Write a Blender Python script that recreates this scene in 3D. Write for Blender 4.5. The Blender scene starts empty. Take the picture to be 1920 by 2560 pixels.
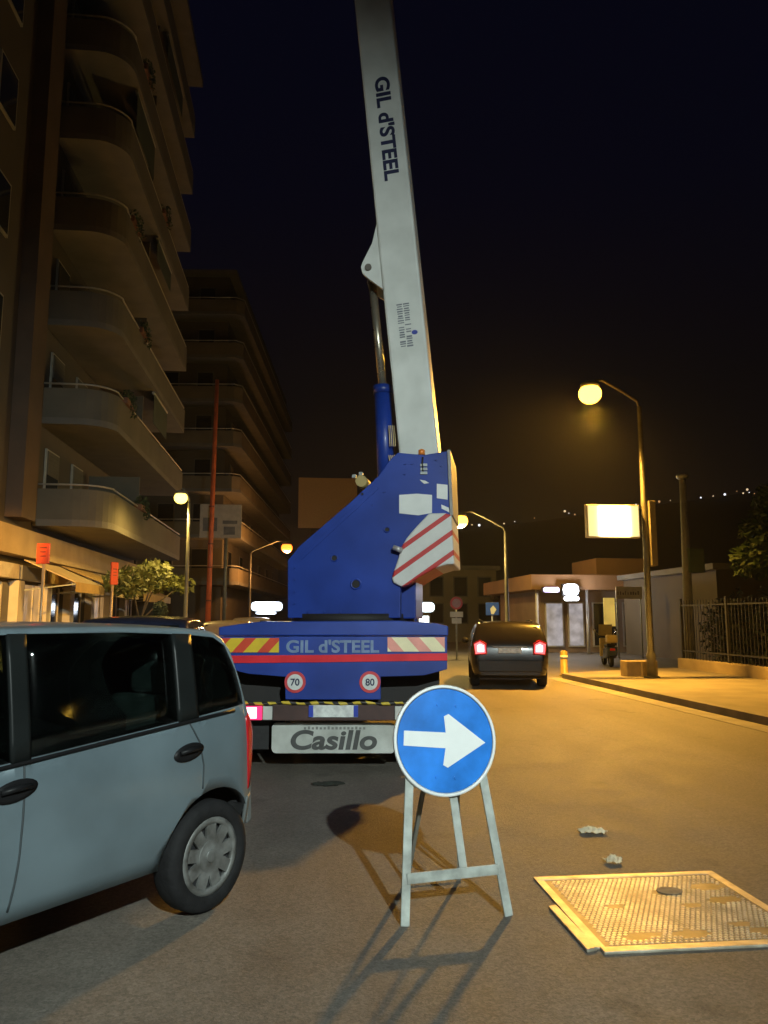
import bpy, bmesh, math, random
from mathutils import Vector, Matrix
random.seed(7)
R = math.radians
SC = bpy.context.scene
COL = SC.collection

# ------------------------------------------------------------------ camera
F_PX, YAW, PITCH, CAM_H = 1923.0, R(6.0), R(7.85), 1.6
cam_d = bpy.data.cameras.new('camera')
cam = bpy.data.objects.new('camera', cam_d); COL.objects.link(cam)
cam.location = (0, 0, CAM_H)
cam.rotation_euler = (R(90) + PITCH, 0, -YAW)
cam_d.sensor_fit = 'VERTICAL'; cam_d.sensor_height = 32.0
cam_d.lens = 32.0 * F_PX / 2560.0
cam_d.clip_start = 0.05; cam_d.clip_end = 4000
SC.camera = cam
SC.render.resolution_x, SC.render.resolution_y = 768, 1024

# ------------------------------------------------------------------ night sky
w = bpy.data.worlds.new('World'); SC.world = w; w.use_nodes = True
nt = w.node_tree; nt.nodes.clear()
wo = nt.nodes.new('ShaderNodeOutputWorld'); bg = nt.nodes.new('ShaderNodeBackground')
tc = nt.nodes.new('ShaderNodeTexCoord'); sx = nt.nodes.new('ShaderNodeSeparateXYZ')
rp = nt.nodes.new('ShaderNodeValToRGB')
nt.links.new(tc.outputs['Generated'], sx.inputs[0]); nt.links.new(sx.outputs['Z'], rp.inputs[0])
nt.links.new(rp.outputs[0], bg.inputs[0]); nt.links.new(bg.outputs[0], wo.inputs[0])
el = rp.color_ramp.elements
el[0].position = 0.0; el[0].color = (.0066, .0042, .0024, 1)
el[1].position = 1.0; el[1].color = (.0010, .0012, .0060, 1)
for pos, c in ((.10, (.0058, .0038, .0024)), (.28, (.0026, .0021, .0026)), (.5, (.0012, .0013, .0048))):
    e = el.new(pos); e.color = c + (1,)
bg.inputs[1].default_value = 1.0

SC.view_settings.view_transform = 'Standard'; SC.view_settings.look = 'None'
SC.view_settings.exposure = 0.0; SC.view_settings.gamma = 1.0
SC.view_settings.use_curve_mapping = False
SC.cycles.sample_clamp_indirect = 4.0
SC.cycles.use_denoising = True
SC.cycles.max_bounces = 6
HAZE = .00035

# light colours and powers (each light sits in its own lamp, further down)
C_LED = (.86, 1.0, .95); P_LED = 11800
C_SOD = (1.0, .49, .06); P_SOD = 12000
C_LEFT = (1.0, .68, .17); P_LEFT = 750

# ------------------------------------------------------------------ pixel -> place helpers (photograph pixels, 1920 x 2560)
_fw = Vector((math.sin(YAW)*math.cos(PITCH), math.cos(YAW)*math.cos(PITCH), math.sin(PITCH)))
_rt = Vector((math.cos(YAW), -math.sin(YAW), 0)); _up = _rt.cross(_fw); _cp = Vector((0, 0, CAM_H))
def ray(px, py): return _fw + _rt*((px-960)/F_PX) + _up*((1280-py)/F_PX)
def onplane(px, py, p, n):
    r = ray(px, py); n = Vector(n); return _cp + r*((Vector(p)-_cp).dot(n)/r.dot(n))
def ground(px, py, z=0): return onplane(px, py, (0, 0, z), (0, 0, 1))
def onY(px, py, Y): return onplane(px, py, (0, Y, 0), (0, 1, 0))
def onX(px, py, X): return onplane(px, py, (X, 0, 0), (1, 0, 0))

# ------------------------------------------------------------------ materials
MATS = {}
def _bsdf(name):
    m = bpy.data.materials.new(name); m.use_nodes = True
    return m, m.node_tree, m.node_tree.nodes['Principled BSDF']
def mat(name, col, rough=.6, metal=0.0, var=.12, scale=6.0, bump=0.0, bscale=60.0, spec=.5, coat=0.0, dirt=None):
    """solid colour with noise variation, roughness variation and fine bump"""
    if name in MATS: return MATS[name]
    m, t, b = _bsdf(name); N = t.nodes; L = t.links
    tc = N.new('ShaderNodeTexCoord')
    n1 = N.new('ShaderNodeTexNoise'); n1.inputs['Scale'].default_value = scale; n1.inputs['Detail'].default_value = 6
    L.new(tc.outputs['Object'], n1.inputs['Vector'])
    r1 = N.new('ShaderNodeValToRGB'); r1.color_ramp.elements[0].position = .3; r1.color_ramp.elements[1].position = .7
    lo = [c*(1-var) for c in col]; hi = [min(1, c*(1+var)) for c in col]
    if dirt: lo = dirt
    r1.color_ramp.elements[0].color = (*lo, 1); r1.color_ramp.elements[1].color = (*hi, 1)
    L.new(n1.outputs['Fac'], r1.inputs[0]); L.new(r1.outputs[0], b.inputs['Base Color'])
    mr = N.new('ShaderNodeMapRange'); mr.inputs['To Min'].default_value = max(.02, rough*.85); mr.inputs['To Max'].default_value = min(1, rough*1.15)
    L.new(n1.outputs['Fac'], mr.inputs['Value']); L.new(mr.outputs[0], b.inputs['Roughness'])
    b.inputs['Metallic'].default_value = metal; b.inputs['Specular IOR Level'].default_value = spec
    if coat: b.inputs['Coat Weight'].default_value = coat; b.inputs['Coat Roughness'].default_value = .08
    if bump:
        n2 = N.new('ShaderNodeTexNoise'); n2.inputs['Scale'].default_value = bscale; n2.inputs['Detail'].default_value = 4
        L.new(tc.outputs['Object'], n2.inputs['Vector'])
        bp = N.new('ShaderNodeBump'); bp.inputs['Strength'].default_value = bump; bp.inputs['Distance'].default_value = .02
        L.new(n2.outputs['Fac'], bp.inputs['Height']); L.new(bp.outputs[0], b.inputs['Normal'])
    MATS[name] = m; return m
def emit(name, col, strength, var=0.0, scale=4.0, base=(.8, .8, .8)):
    if name in MATS: return MATS[name]
    m, t, b = _bsdf(name)
    b.inputs['Base Color'].default_value = (*base, 1); b.inputs['Roughness'].default_value = .4
    b.inputs['Emission Color'].default_value = (*col, 1); b.inputs['Emission Strength'].default_value = strength
    if var:
        N = t.nodes; L = t.links; tc = N.new('ShaderNodeTexCoord'); n = N.new('ShaderNodeTexNoise'); n.inputs['Scale'].default_value = scale
        L.new(tc.outputs['Object'], n.inputs['Vector']); mr = N.new('ShaderNodeMapRange')
        mr.inputs['From Min'].default_value = .3; mr.inputs['From Max'].default_value = .7
        mr.inputs['To Min'].default_value = strength*(1-var); mr.inputs['To Max'].default_value = strength*(1+var)
        L.new(n.outputs['Fac'], mr.inputs['Value']); L.new(mr.outputs[0], b.inputs['Emission Strength'])
    MATS[name] = m; return m
def stripes(name, a, b_, direction, period, duty=.5, phase=0.0, rough=.45, wear=.12):
    """flat painted diagonal stripes in object space"""
    m, t, b = _bsdf(name); N = t.nodes; L = t.links
    tc = N.new('ShaderNodeTexCoord'); d = N.new('ShaderNodeVectorMath'); d.operation = 'DOT_PRODUCT'
    v = Vector(direction).normalized(); d.inputs[1].default_value = v
    L.new(tc.outputs['Object'], d.inputs[0])
    m1 = N.new('ShaderNodeMath'); m1.operation = 'MULTIPLY_ADD'; m1.inputs[1].default_value = 1/period; m1.inputs[2].default_value = phase+100
    L.new(d.outputs['Value'], m1.inputs[0])
    fr = N.new('ShaderNodeMath'); fr.operation = 'FRACT'; L.new(m1.outputs[0], fr.inputs[0])
    gt = N.new('ShaderNodeMath'); gt.operation = 'LESS_THAN'; gt.inputs[1].default_value = duty; L.new(fr.outputs[0], gt.inputs[0])
    mx = N.new('ShaderNodeMix'); mx.data_type = 'RGBA'; mx.inputs[6].default_value = (*a, 1); mx.inputs[7].default_value = (*b_, 1)
    L.new(gt.outputs[0], mx.inputs[0])
    n = N.new('ShaderNodeTexNoise'); n.inputs['Scale'].default_value = 9; n.inputs['Detail'].default_value = 5; L.new(tc.outputs['Object'], n.inputs['Vector'])
    mr = N.new('ShaderNodeMapRange'); mr.inputs['To Min'].default_value = 1-wear*2; mr.inputs['To Max'].default_value = 1+wear; L.new(n.outputs['Fac'], mr.inputs['Value'])
    mu = N.new('ShaderNodeMix'); mu.data_type = 'RGBA'; mu.blend_type = 'MULTIPLY'; mu.inputs[0].default_value = 1
    L.new(mx.outputs[2], mu.inputs[6]); L.new(mr.outputs[0], mu.inputs[7]); L.new(mu.outputs[2], b.inputs['Base Color'])
    b.inputs['Roughness'].default_value = rough
    MATS[name] = m; return m
def glass_mat(name, tint, mixv):
    if name in MATS: return MATS[name]
    m = bpy.data.materials.new(name); m.use_nodes = True; t = m.node_tree; t.nodes.clear(); N = t.nodes; L = t.links
    o = N.new('ShaderNodeOutputMaterial'); tr = N.new('ShaderNodeBsdfTransparent'); tr.inputs[0].default_value = (*tint, 1)
    gl = N.new('ShaderNodeBsdfGlossy'); gl.inputs['Color'].default_value = (.9, .95, .95, 1); gl.inputs['Roughness'].default_value = .06
    fr = N.new('ShaderNodeFresnel'); fr.inputs[0].default_value = 1.5
    ad = N.new('ShaderNodeMath'); ad.operation = 'ADD'; ad.inputs[1].default_value = mixv; L.new(fr.outputs[0], ad.inputs[0])
    mx = N.new('ShaderNodeMixShader'); L.new(ad.outputs[0], mx.inputs[0]); L.new(tr.outputs[0], mx.inputs[1]); L.new(gl.outputs[0], mx.inputs[2])
    L.new(mx.outputs[0], o.inputs[0]); MATS[name] = m; return m

def asphalt():
    m, t, b = _bsdf('asphalt'); N = t.nodes; L = t.links
    g = N.new('ShaderNodeNewGeometry')
    def noise(s, d=6, r=.55):
        n = N.new('ShaderNodeTexNoise'); n.inputs['Scale'].default_value = s; n.inputs['Detail'].default_value = d; n.inputs['Roughness'].default_value = r
        L.new(g.outputs['Position'], n.inputs['Vector']); return n
    big, mid, fine = noise(.35, 4), noise(2.2, 6, .6), noise(90, 3, .7)
    vo = N.new('ShaderNodeTexVoronoi'); vo.feature = 'DISTANCE_TO_EDGE'; vo.inputs['Scale'].default_value = .42
    wob = N.new('ShaderNodeVectorMath'); wob.operation = 'MULTIPLY_ADD'; wob.inputs[1].default_value = (.9, .9, .9)
    L.new(mid.outputs['Color'], wob.inputs[0]); L.new(g.outputs['Position'], wob.inputs[2]); L.new(wob.outputs[0], vo.inputs['Vector'])
    r = N.new('ShaderNodeValToRGB'); e = r.color_ramp.elements
    e[0].position = .25; e[0].color = (.100, .087, .072, 1); e[1].position = .75; e[1].color = (.185, .164, .138, 1)
    a1 = N.new('ShaderNodeMath'); a1.operation = 'MULTIPLY_ADD'; a1.inputs[1].default_value = .55; L.new(mid.outputs['Fac'], a1.inputs[0])
    a0 = N.new('ShaderNodeMath'); a0.operation = 'MULTIPLY'; a0.inputs[1].default_value = .45; L.new(big.outputs['Fac'], a0.inputs[0]); L.new(a0.outputs[0], a1.inputs[2])
    stv = N.new('ShaderNodeVectorMath'); stv.operation = 'MULTIPLY'; stv.inputs[1].default_value = (1.1, .06, 1); L.new(g.outputs['Position'], stv.inputs[0])
    stn = N.new('ShaderNodeTexNoise'); stn.inputs['Scale'].default_value = 1.0; stn.inputs['Detail'].default_value = 4; L.new(stv.outputs[0], stn.inputs['Vector'])
    a2 = N.new('ShaderNodeMath'); a2.operation = 'MULTIPLY_ADD'; a2.inputs[1].default_value = .8; a2.inputs[2].default_value = -.4; L.new(stn.outputs['Fac'], a2.inputs[0])
    a3 = N.new('ShaderNodeMath'); a3.operation = 'ADD'; L.new(a1.outputs[0], a3.inputs[0]); L.new(a2.outputs[0], a3.inputs[1])
    L.new(a3.outputs[0], r.inputs[0])
    sp = N.new('ShaderNodeMapRange'); sp.inputs['From Min'].default_value = .35; sp.inputs['From Max'].default_value = .68
    sp.inputs['To Min'].default_value = .80; sp.inputs['To Max'].default_value = 1.24; L.new(fine.outputs['Fac'], sp.inputs['Value'])
    mu = N.new('ShaderNodeMix'); mu.data_type = 'RGBA'; mu.blend_type = 'MULTIPLY'; mu.inputs[0].default_value = 1
    L.new(r.outputs[0], mu.inputs[6]); L.new(sp.outputs[0], mu.inputs[7])
    stn2 = noise(.95, 5, .65); sm_ = N.new('ShaderNodeMapRange'); sm_.inputs['From Min'].default_value = .60; sm_.inputs['From Max'].default_value = .70
    sm_.inputs['To Min'].default_value = 1; sm_.inputs['To Max'].default_value = .60; L.new(stn2.outputs['Fac'], sm_.inputs['Value'])
    m3 = N.new('ShaderNodeMix'); m3.data_type = 'RGBA'; m3.blend_type = 'MULTIPLY'; m3.inputs[0].default_value = 1; L.new(mu.outputs[2], m3.inputs[6]); L.new(sm_.outputs[0], m3.inputs[7])
    ag = N.new('ShaderNodeTexVoronoi'); ag.inputs['Scale'].default_value = 62; L.new(g.outputs['Position'], ag.inputs['Vector'])
    sa = N.new('ShaderNodeSeparateColor'); L.new(ag.outputs['Color'], sa.inputs[0])
    am = N.new('ShaderNodeMapRange'); am.inputs['To Min'].default_value = .80; am.inputs['To Max'].default_value = 1.22; L.new(sa.outputs[0], am.inputs['Value'])
    m4 = N.new('ShaderNodeMix'); m4.data_type = 'RGBA'; m4.blend_type = 'MULTIPLY'; m4.inputs[0].default_value = 1; L.new(m3.outputs[2], m4.inputs[6]); L.new(am.outputs[0], m4.inputs[7])
    mu = m4
    ck = N.new('ShaderNodeMapRange'); ck.inputs['From Min'].default_value = 0; ck.inputs['From Max'].default_value = .012
    ck.inputs['To Min'].default_value = .86; ck.inputs['To Max'].default_value = 1; L.new(vo.outputs['Distance'], ck.inputs['Value'])
    m2 = N.new('ShaderNodeMix'); m2.data_type = 'RGBA'; m2.blend_type = 'MULTIPLY'; m2.inputs[0].default_value = 1
    L.new(mu.outputs[2], m2.inputs[6]); L.new(ck.outputs[0], m2.inputs[7]); L.new(m2.outputs[2], b.inputs['Base Color'])
    rr = N.new('ShaderNodeMapRange'); rr.inputs['To Min'].default_value = .52; rr.inputs['To Max'].default_value = .82; L.new(mid.outputs['Fac'], rr.inputs['Value'])
    L.new(rr.outputs[0], b.inputs['Roughness']); b.inputs['Specular IOR Level'].default_value = .5
    bp = N.new('ShaderNodeBump'); bp.inputs['Strength'].default_value = .5; bp.inputs['Distance'].default_value = .012
    L.new(fine.outputs['Fac'], bp.inputs['Height']); L.new(bp.outputs[0], b.inputs['Normal'])
    MATS['asphalt'] = m; return m

# ------------------------------------------------------------------ mesh builder
class MB:
    def __init__(s): s.v = []; s.f = []; s.sm = []
    def add(s, vs, fs, smooth=False):
        o = len(s.v); s.v += [tuple(v) for v in vs]
        for f in fs: s.f.append(tuple(i+o for i in f)); s.sm.append(smooth)
        return s
    def box(s, c, d, rot=None):
        h = [x/2 for x in d]
        vs = [Vector((sx*h[0], sy*h[1], sz*h[2])) for sx in (-1, 1) for sy in (-1, 1) for sz in (-1, 1)]
        if rot is not None: vs = [rot @ v for v in vs]
        c = Vector(c)
        return s.add([v+c for v in vs], [(0,1,3,2),(4,6,7,5),(0,4,5,1),(2,3,7,6),(0,2,6,4),(1,5,7,3)])
    def span(s, a, b):
        a, b = Vector(a), Vector(b); return s.box((a+b)/2, [abs(x) for x in (b-a)])
    def bar(s, p, q, wx, wy, upv=(0, 0, 1)):
        p, q = Vector(p), Vector(q); z = (q-p).normalized(); u = Vector(upv)
        if abs(z.dot(u)) > .98: u = Vector((0, 1, 0))
        x = u.cross(z).normalized(); y = z.cross(x)
        vs = [e + x*a*wx/2 + y*b*wy/2 for e in (p, q) for a, b in ((-1,-1),(1,-1),(1,1),(-1,1))]
        return s.add(vs, [(3,2,1,0),(4,5,6,7),(0,1,5,4),(1,2,6,5),(2,3,7,6),(3,0,4,7)])
    def tube(s, pts, r, n=10, caps=True):
        pts = [Vector(p) for p in pts]; rs = r if isinstance(r, (list, tuple)) else [r]*len(pts)
        vs = []; fs = []; x = None
        for i, p in enumerate(pts):
            d = (pts[min(i+1, len(pts)-1)] - pts[max(i-1, 0)]).normalized()
            if x is None:
                a = Vector((0, 0, 1)) if abs(d.z) < .9 else Vector((1, 0, 0)); x = a.cross(d).normalized()
            else: x = (x - d*x.dot(d)).normalized()
            y = d.cross(x)
            for k in range(n):
                a = 2*math.pi*k/n; vs.append(p + (x*math.cos(a) + y*math.sin(a))*rs[i])
        for i in range(len(pts)-1):
            for k in range(n): fs.append((i*n+k, i*n+(k+1) % n, (i+1)*n+(k+1) % n, (i+1)*n+k))
        s.add(vs, fs, True)
        if caps:
            o = len(s.v) - len(vs); s.f.append(tuple(o+k for k in reversed(range(n)))); s.f.append(tuple(o+(len(pts)-1)*n+k for k in range(n))); s.sm += [False, False]
        return s
    def prism(s, poly, a, b, plane='xz'):
        """poly extruded between a and b along the third axis"""
        def P(u, v, w): return {'xz': (u, w, v), 'xy': (u, v, w), 'yz': (w, u, v)}[plane]
        n = len(poly); vs = [P(*p, a) for p in poly] + [P(*p, b) for p in poly]
        return s.add(vs, [tuple(range(n))[::-1], tuple(range(n, 2*n))] + [(i, (i+1) % n, n+(i+1) % n, n+i) for i in range(n)])
    def disc(s, c, r, t, axis='y', n=28, r2=None):
        c = Vector(c); r2 = r if r2 is None else r2; vs = []
        for w in (-t/2, t/2):
            for k in range(n):
                a = 2*math.pi*k/n; u, v = r*math.cos(a), r2*math.sin(a)
                vs.append(c + Vector({'y': (u, w, v), 'x': (w, u, v), 'z': (u, v, w)}[axis]))
        s.add(vs, [tuple(range(n))[::-1], tuple(range(n, 2*n))]); o = len(s.v) - 2*n
        for k in range(n): s.f.append((o+k, o+(k+1) % n, o+n+(k+1) % n, o+n+k)); s.sm.append(True)
        return s
    def lathe(s, prof, c=(0, 0, 0), axis='y', n=32):
        """profile of (radius, along) turned round an axis; closed ring profile"""
        c = Vector(c); vs = []; m = len(prof)
        for k in range(n):
            a = 2*math.pi*k/n
            for r, w in prof:
                u, v = r*math.cos(a), r*math.sin(a)
                vs.append(c + Vector({'y': (u, w, v), 'x': (w, u, v), 'z': (u, v, w)}[axis]))
        fs = [(k*m+i, k*m+(i+1) % m, ((k+1) % n)*m+(i+1) % m, ((k+1) % n)*m+i) for k in range(n) for i in range(m)]
        return s.add(vs, fs, True)
    def ball(s, c, r, seg=16, rings=10):
        c = Vector(c); r = Vector(r if isinstance(r, (tuple, list)) else (r, r, r)); vs = [c + Vector((0, 0, r.z))]
        for i in range(1, rings):
            th = math.pi*i/rings
            for k in range(seg):
                a = 2*math.pi*k/seg; vs.append(c + Vector((r.x*math.sin(th)*math.cos(a), r.y*math.sin(th)*math.sin(a), r.z*math.cos(th))))
        vs.append(c - Vector((0, 0, r.z))); fs = [(0, 1+k, 1+(k+1) % seg) for k in range(seg)]
        for i in range(rings-2):
            for k in range(seg): fs.append((1+i*seg+k, 1+(i+1)*seg+k, 1+(i+1)*seg+(k+1) % seg, 1+i*seg+(k+1) % seg))
        z = len(vs)-1; fs += [(z, z-seg+(k+1) % seg, z-seg+k) for k in range(seg)]
        return s.add(vs, fs, True)
    def mesh(s, name):
        me = bpy.data.meshes.new(name); me.from_pydata([tuple(v) for v in s.v], [], s.f)
        for p, q in zip(me.polygons, s.sm): p.use_smooth = q
        bm = bmesh.new(); bm.from_mesh(me); bmesh.ops.recalc_face_normals(bm, faces=bm.faces); bm.to_mesh(me); bm.free()
        return me
    def build(s, name, m, parent=None, bevel=0.0, loc=None, rotz=None, **props):
        return link(name, s.mesh(name), m, parent, bevel, loc, rotz, **props)

def link(name, me, m=None, parent=None, bevel=0.0, loc=None, rotz=None, **props):
    o = bpy.data.objects.new(name, me); COL.objects.link(o)
    if m is not None: me.materials.append(m)
    if parent is not None: o.parent = parent
    if loc is not None: o.location = loc
    if rotz is not None: o.rotation_euler = (0, 0, rotz)
    if bevel:
        b = o.modifiers.new('bevel', 'BEVEL'); b.width = bevel; b.segments = 2; b.limit_method = 'ANGLE'; b.angle_limit = R(40)
    for k, v in props.items(): o[k] = v
    return o
def thing(name, label, cat, loc=(0, 0, 0), rotz=0.0, group=None):
    o = bpy.data.objects.new(name, None); COL.objects.link(o); o.location = loc; o.rotation_euler = (0, 0, rotz); o.empty_display_size = .2
    o['label'] = label; o['category'] = cat
    if group: o['group'] = group
    return o
def tag(o, label, cat, group=None):
    o['label'] = label; o['category'] = cat
    if group: o['group'] = group
    return o
def structure(o): o['kind'] = 'structure'; return o
def dup(root, loc, rotz, label, name=None, group=None):
    r = root.copy(); COL.objects.link(r); r.location = loc; r.rotation_euler = (0, 0, rotz); r['label'] = label
    if group: r['group'] = group
    def rec(a, b):
        for ch in [c for c in bpy.data.objects if c.parent == a]:
            c = ch.copy(); COL.objects.link(c); c.parent = b; rec(ch, c)
    rec(root, r); return r
def lamp_light(name, kind, loc, col, power, parent, size=.1, aim=None, angle=None, blend=.6):
    d = bpy.data.lights.new(name, kind); d.color = col; d.energy = power; d.shadow_soft_size = size
    o = bpy.data.objects.new(name, d); COL.objects.link(o); o.parent = parent; o.location = loc
    if kind == 'SPOT':
        d.spot_size = angle; d.spot_blend = blend
        o.rotation_euler = Vector(aim).to_track_quat('-Z', 'Y').to_euler()
    return o
def text_mesh(txt, size, depth=.002, offset=0.0, spacing=1.0, shear=0.0):
    c = bpy.data.curves.new('t', 'FONT'); c.body = txt; c.size = size; c.extrude = depth; c.offset = offset
    c.space_character = spacing; c.shear = shear; c.align_x = 'CENTER'; c.align_y = 'CENTER'
    o = bpy.data.objects.new('t', c); COL.objects.link(o)
    dg = bpy.context.evaluated_depsgraph_get(); me = bpy.data.meshes.new_from_object(o.evaluated_get(dg))
    bpy.data.objects.remove(o); bpy.data.curves.remove(c); return me
def text_on(parent, name, txt, size, loc, rot, m, fit=None, **kw):
    """text lies in its local xy plane; fit=(width,height) scales it"""
    me = text_mesh(txt, size, **kw)
    if fit:
        xs = [v.co.x for v in me.vertices]; ys = [v.co.y for v in me.vertices]
        sx, sy = fit[0]/(max(xs)-min(xs)), fit[1]/(max(ys)-min(ys)); cx, cy = (max(xs)+min(xs))/2, (max(ys)+min(ys))/2
        for v in me.vertices: v.co.x = (v.co.x-cx)*sx; v.co.y = (v.co.y-cy)*sy
    me.materials.clear()
    o = link(name, me, m, parent); o.location = loc; o.rotation_euler = rot; return o
def boolean(me, cutters):
    o = bpy.data.objects.new('tmp', me); COL.objects.link(o); tmp = []
    for cm in cutters:
        c = bpy.data.objects.new('cut', cm); COL.objects.link(c); tmp.append(c)
        b = o.modifiers.new('b', 'BOOLEAN'); b.operation = 'DIFFERENCE'; b.object = c; b.solver = 'EXACT'
        try: b.material_mode = 'TRANSFER'
        except Exception: pass
    dg = bpy.context.evaluated_depsgraph_get(); r = bpy.data.meshes.new_from_object(o.evaluated_get(dg))
    bpy.data.objects.remove(o)
    for c in tmp: bpy.data.objects.remove(c)
    return r
def lerp_table(tab, x):
    if x <= tab[0][0]: return tab[0][1]
    for (a, va), (b, vb) in zip(tab, tab[1:]):
        if x <= b: return va + (vb-va)*(x-a)/(b-a)
    return tab[-1][1]

# common materials
M_ASPH = asphalt()
M_BLACK = mat('black_rubber', (.018, .018, .019), .75, var=.3, scale=20, bump=.2)
M_DARK = mat('dark_steel', (.03, .03, .032), .55, var=.3)
M_GALV = mat('galvanised_steel', (.33, .35, .34), .45, .6, var=.2, scale=9, bump=.05)
M_POLE = mat('pole_paint', (.16, .15, .12), .5, .3, var=.25, scale=4)
M_CONC = mat('concrete', (.30, .28, .25), .85, var=.2, scale=3, bump=.25, bscale=40)
M_PAVE = mat('paving', (.20, .175, .14), .8, var=.22, scale=1.6, bump=.25, bscale=30)
M_WHITE = mat('white_paint', (.72, .73, .71), .45, var=.06, scale=5)
M_BLUE = mat('truck_blue', (.010, .040, .27), .40, var=.28, scale=1.6, bump=.02, bscale=14, coat=.15)
M_RED = mat('red_paint', (.55, .03, .03), .4, var=.15)
M_NAVY = mat('navy_lettering', (.012, .016, .06), .5, var=.2)
M_GLASS = glass_mat('car_glass', (.52, .60, .57), .02)
M_PLATE = mat('number_plate', (.72, .74, .72), .4, scale=16, dirt=(.50, .51, .51))
M_SMUDGE = mat('plate_print', (.05, .05, .06), .5)
M_PBLUE = mat('plate_blue', (.03, .06, .42), .4)
M_CHROME = mat('chrome', (.6, .6, .58), .18, 1.0)
M_AMBER = mat('amber_plastic', (.75, .22, .03), .3)
M_REDP = mat('red_plastic', (.5, .015, .02), .25)
M_TAIL = emit('tail_lamp_lit', (1.0, .10, .14), 14, base=(.6, .02, .03))
M_TAILW = emit('tail_lamp_core', (1.0, .55, .55), 30)


# ================================================================== SETTING
KL, KR = -3.2, 6.93            # kerb lines of the street
gm = MB(); gm.add([(-1500, -300, 0), (1500, -300, 0), (1500, 2500, 0), (-1500, 2500, 0)], [(0, 1, 2, 3)])
structure(gm.build('ground', mat('bare_ground', (.10, .09, .07), .9, var=.25, scale=.5)))
BEND, BY = math.tan(R(4.84)), 50.0
rd = MB()
rd.add([(KL, -40, .004), (KR, -40, .004), (KR, 21, .004), (13, 24.5, .004), (22, 25.5, .004), (22, 33, .004), (KR+.4, 36, .004), (KR, BY, .004), (KR+BEND*60, BY+60, .004), (KL+BEND*60, BY+60, .004), (KL, BY, .004)], [tuple(range(11))])
structure(rd.build('road', M_ASPH))
# gutter strip and kerb on the right
gt = MB(); gt.span((KR-.42, -40, .002), (KR-.02, 20.6, .010)); structure(gt.build('gutter', mat('gutter_concrete', (.24, .22, .19), .75, var=.25, scale=2.5, bump=.2)))
pv = MB()
pv.prism([(KR+.14, -40), (11.15, -40), (11.15, 22.5), (9.0, 21.6), (KR+.14, 20.5)], .0, .13, 'xy')
structure(pv.build('pavement', M_PAVE))
kb = MB(); kb.prism([(KR, -40), (KR+.14, -40), (KR+.14, 20.5), (KR, 20.4)], .0, .134, 'xy'); structure(kb.build('kerb', mat('kerb_stone', (.20, .18, .16), .8, var=.25, scale=2.0, bump=.2)))
pl = MB(); pl.prism([(-8.0, -40), (KL-.14, -40), (KL-.14, BY), (-8.0, BY)], 0, .13, 'xy'); structure(pl.build('pavement', M_PAVE))
kl = MB(); kl.prism([(KL-.14, -40), (KL, -40), (KL, BY), (KL-.14, BY)], 0, .134, 'xy'); structure(kl.build('kerb', MATS['kerb_stone']))

# far hill with house lights on its slope
hill = MB(); nx, ny = 60, 12; hv = []; rng = random.Random(3)
def hill_h(x):
    return max(30, 67 + (x-121)*.144 if x > -60 else 67 - 181*.144 + (x+60)*.03)
for j in range(ny+1):
    for i in range(nx+1):
        x = -700 + 1700*i/nx; y = 420 + 260*j/ny
        f = math.sin(min(1, j/(ny*.6))*math.pi/2); hv.append((x, y, hill_h(x)*f + rng.uniform(-.8, .8)*f))
hill.add(hv, [(j*(nx+1)+i, j*(nx+1)+i+1, (j+1)*(nx+1)+i+1, (j+1)*(nx+1)+i) for j in range(ny) for i in range(nx)], True)
structure(hill.build('hill', mat('hillside', (.03, .035, .02), .95, var=.3, scale=.05)))

# ================================================================== LAMPS
def lamp_post(name, label, base, arm_to, head_r, col, glow, power, group, h_pole, r=.075, spot=True, flat=False, aim=(0, -.12, -1), ang=150, glow_s=12):
    """round steel post, curved arm, luminaire with its own light"""
    bx, by, bz = base; t = thing(name, label, 'street lamp', base, 0, group)
    ax, ay, az = arm_to[0]-bx, arm_to[1]-by, arm_to[2]-bz
    p = MB(); p.tube([(0, 0, 0), (0, 0, .6), (0, 0, .62), (0, 0, h_pole*.55), (0, 0, h_pole)], [r*1.5, r*1.5, r*1.15, r, r*.8], 14); p.build('pole', M_POLE, t)
    b = MB(); b.disc((0, 0, .02), r*2.6, .04, 'z'); b.build('base_plate', M_DARK, t)
    a = MB(); a.tube([(0, 0, h_pole-.05), (ax*.04, ay*.04, h_pole+.15), (ax*.3, ay*.3, (h_pole+az)/2+.22), (ax*.75, ay*.75, az+head_r+.12), (ax, ay, az+head_r+.05)], r*.55, 8); a.build('arm', M_POLE, t)
    hd = MB(); hd.ball((ax, ay, az+head_r*.85), (head_r*.95, head_r*.95, head_r*.42), 18, 10); hd.build('lamp_housing', mat('lamp_housing', (.2, .2, .19), .5, .2), t)
    g = MB(); g.ball((ax, ay, az), (head_r*1.08, head_r*1.08, head_r*.96), 24, 14)
    go = g.build('lamp_globe', emit('globe_'+name+str(round(by)), glow, glow_s, base=(.9, .85, .7)), t)
    go.visible_shadow = True
    if power:
        if spot: lamp_light('lamp_bulb', 'SPOT', (ax, ay, az-head_r*1.02), col, power, t, head_r, aim, R(ang), .7)
        else: lamp_light('lamp_bulb', 'POINT', (ax, ay, az-head_r*1.02), col, power, t, head_r)
    return t
LG = 'lamps along the street'
pb = ground(1630, 1695, .13)
RL = onY(1475, 985, pb.y)
lamp_post('street_lamp', 'tall sodium street lamp carrying the lit box sign on the right pavement', (pb.x, pb.y, .13), (RL.x, RL.y, RL.z), .27, C_SOD, (1.0, .46, .045), P_SOD, LG, 6.9, spot=True, aim=(-.46, -.16, -1), ang=144, glow_s=10)
ll = onX(472, 1300, -3.75); LLp = onY(452, 1245, ll.y)
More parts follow.
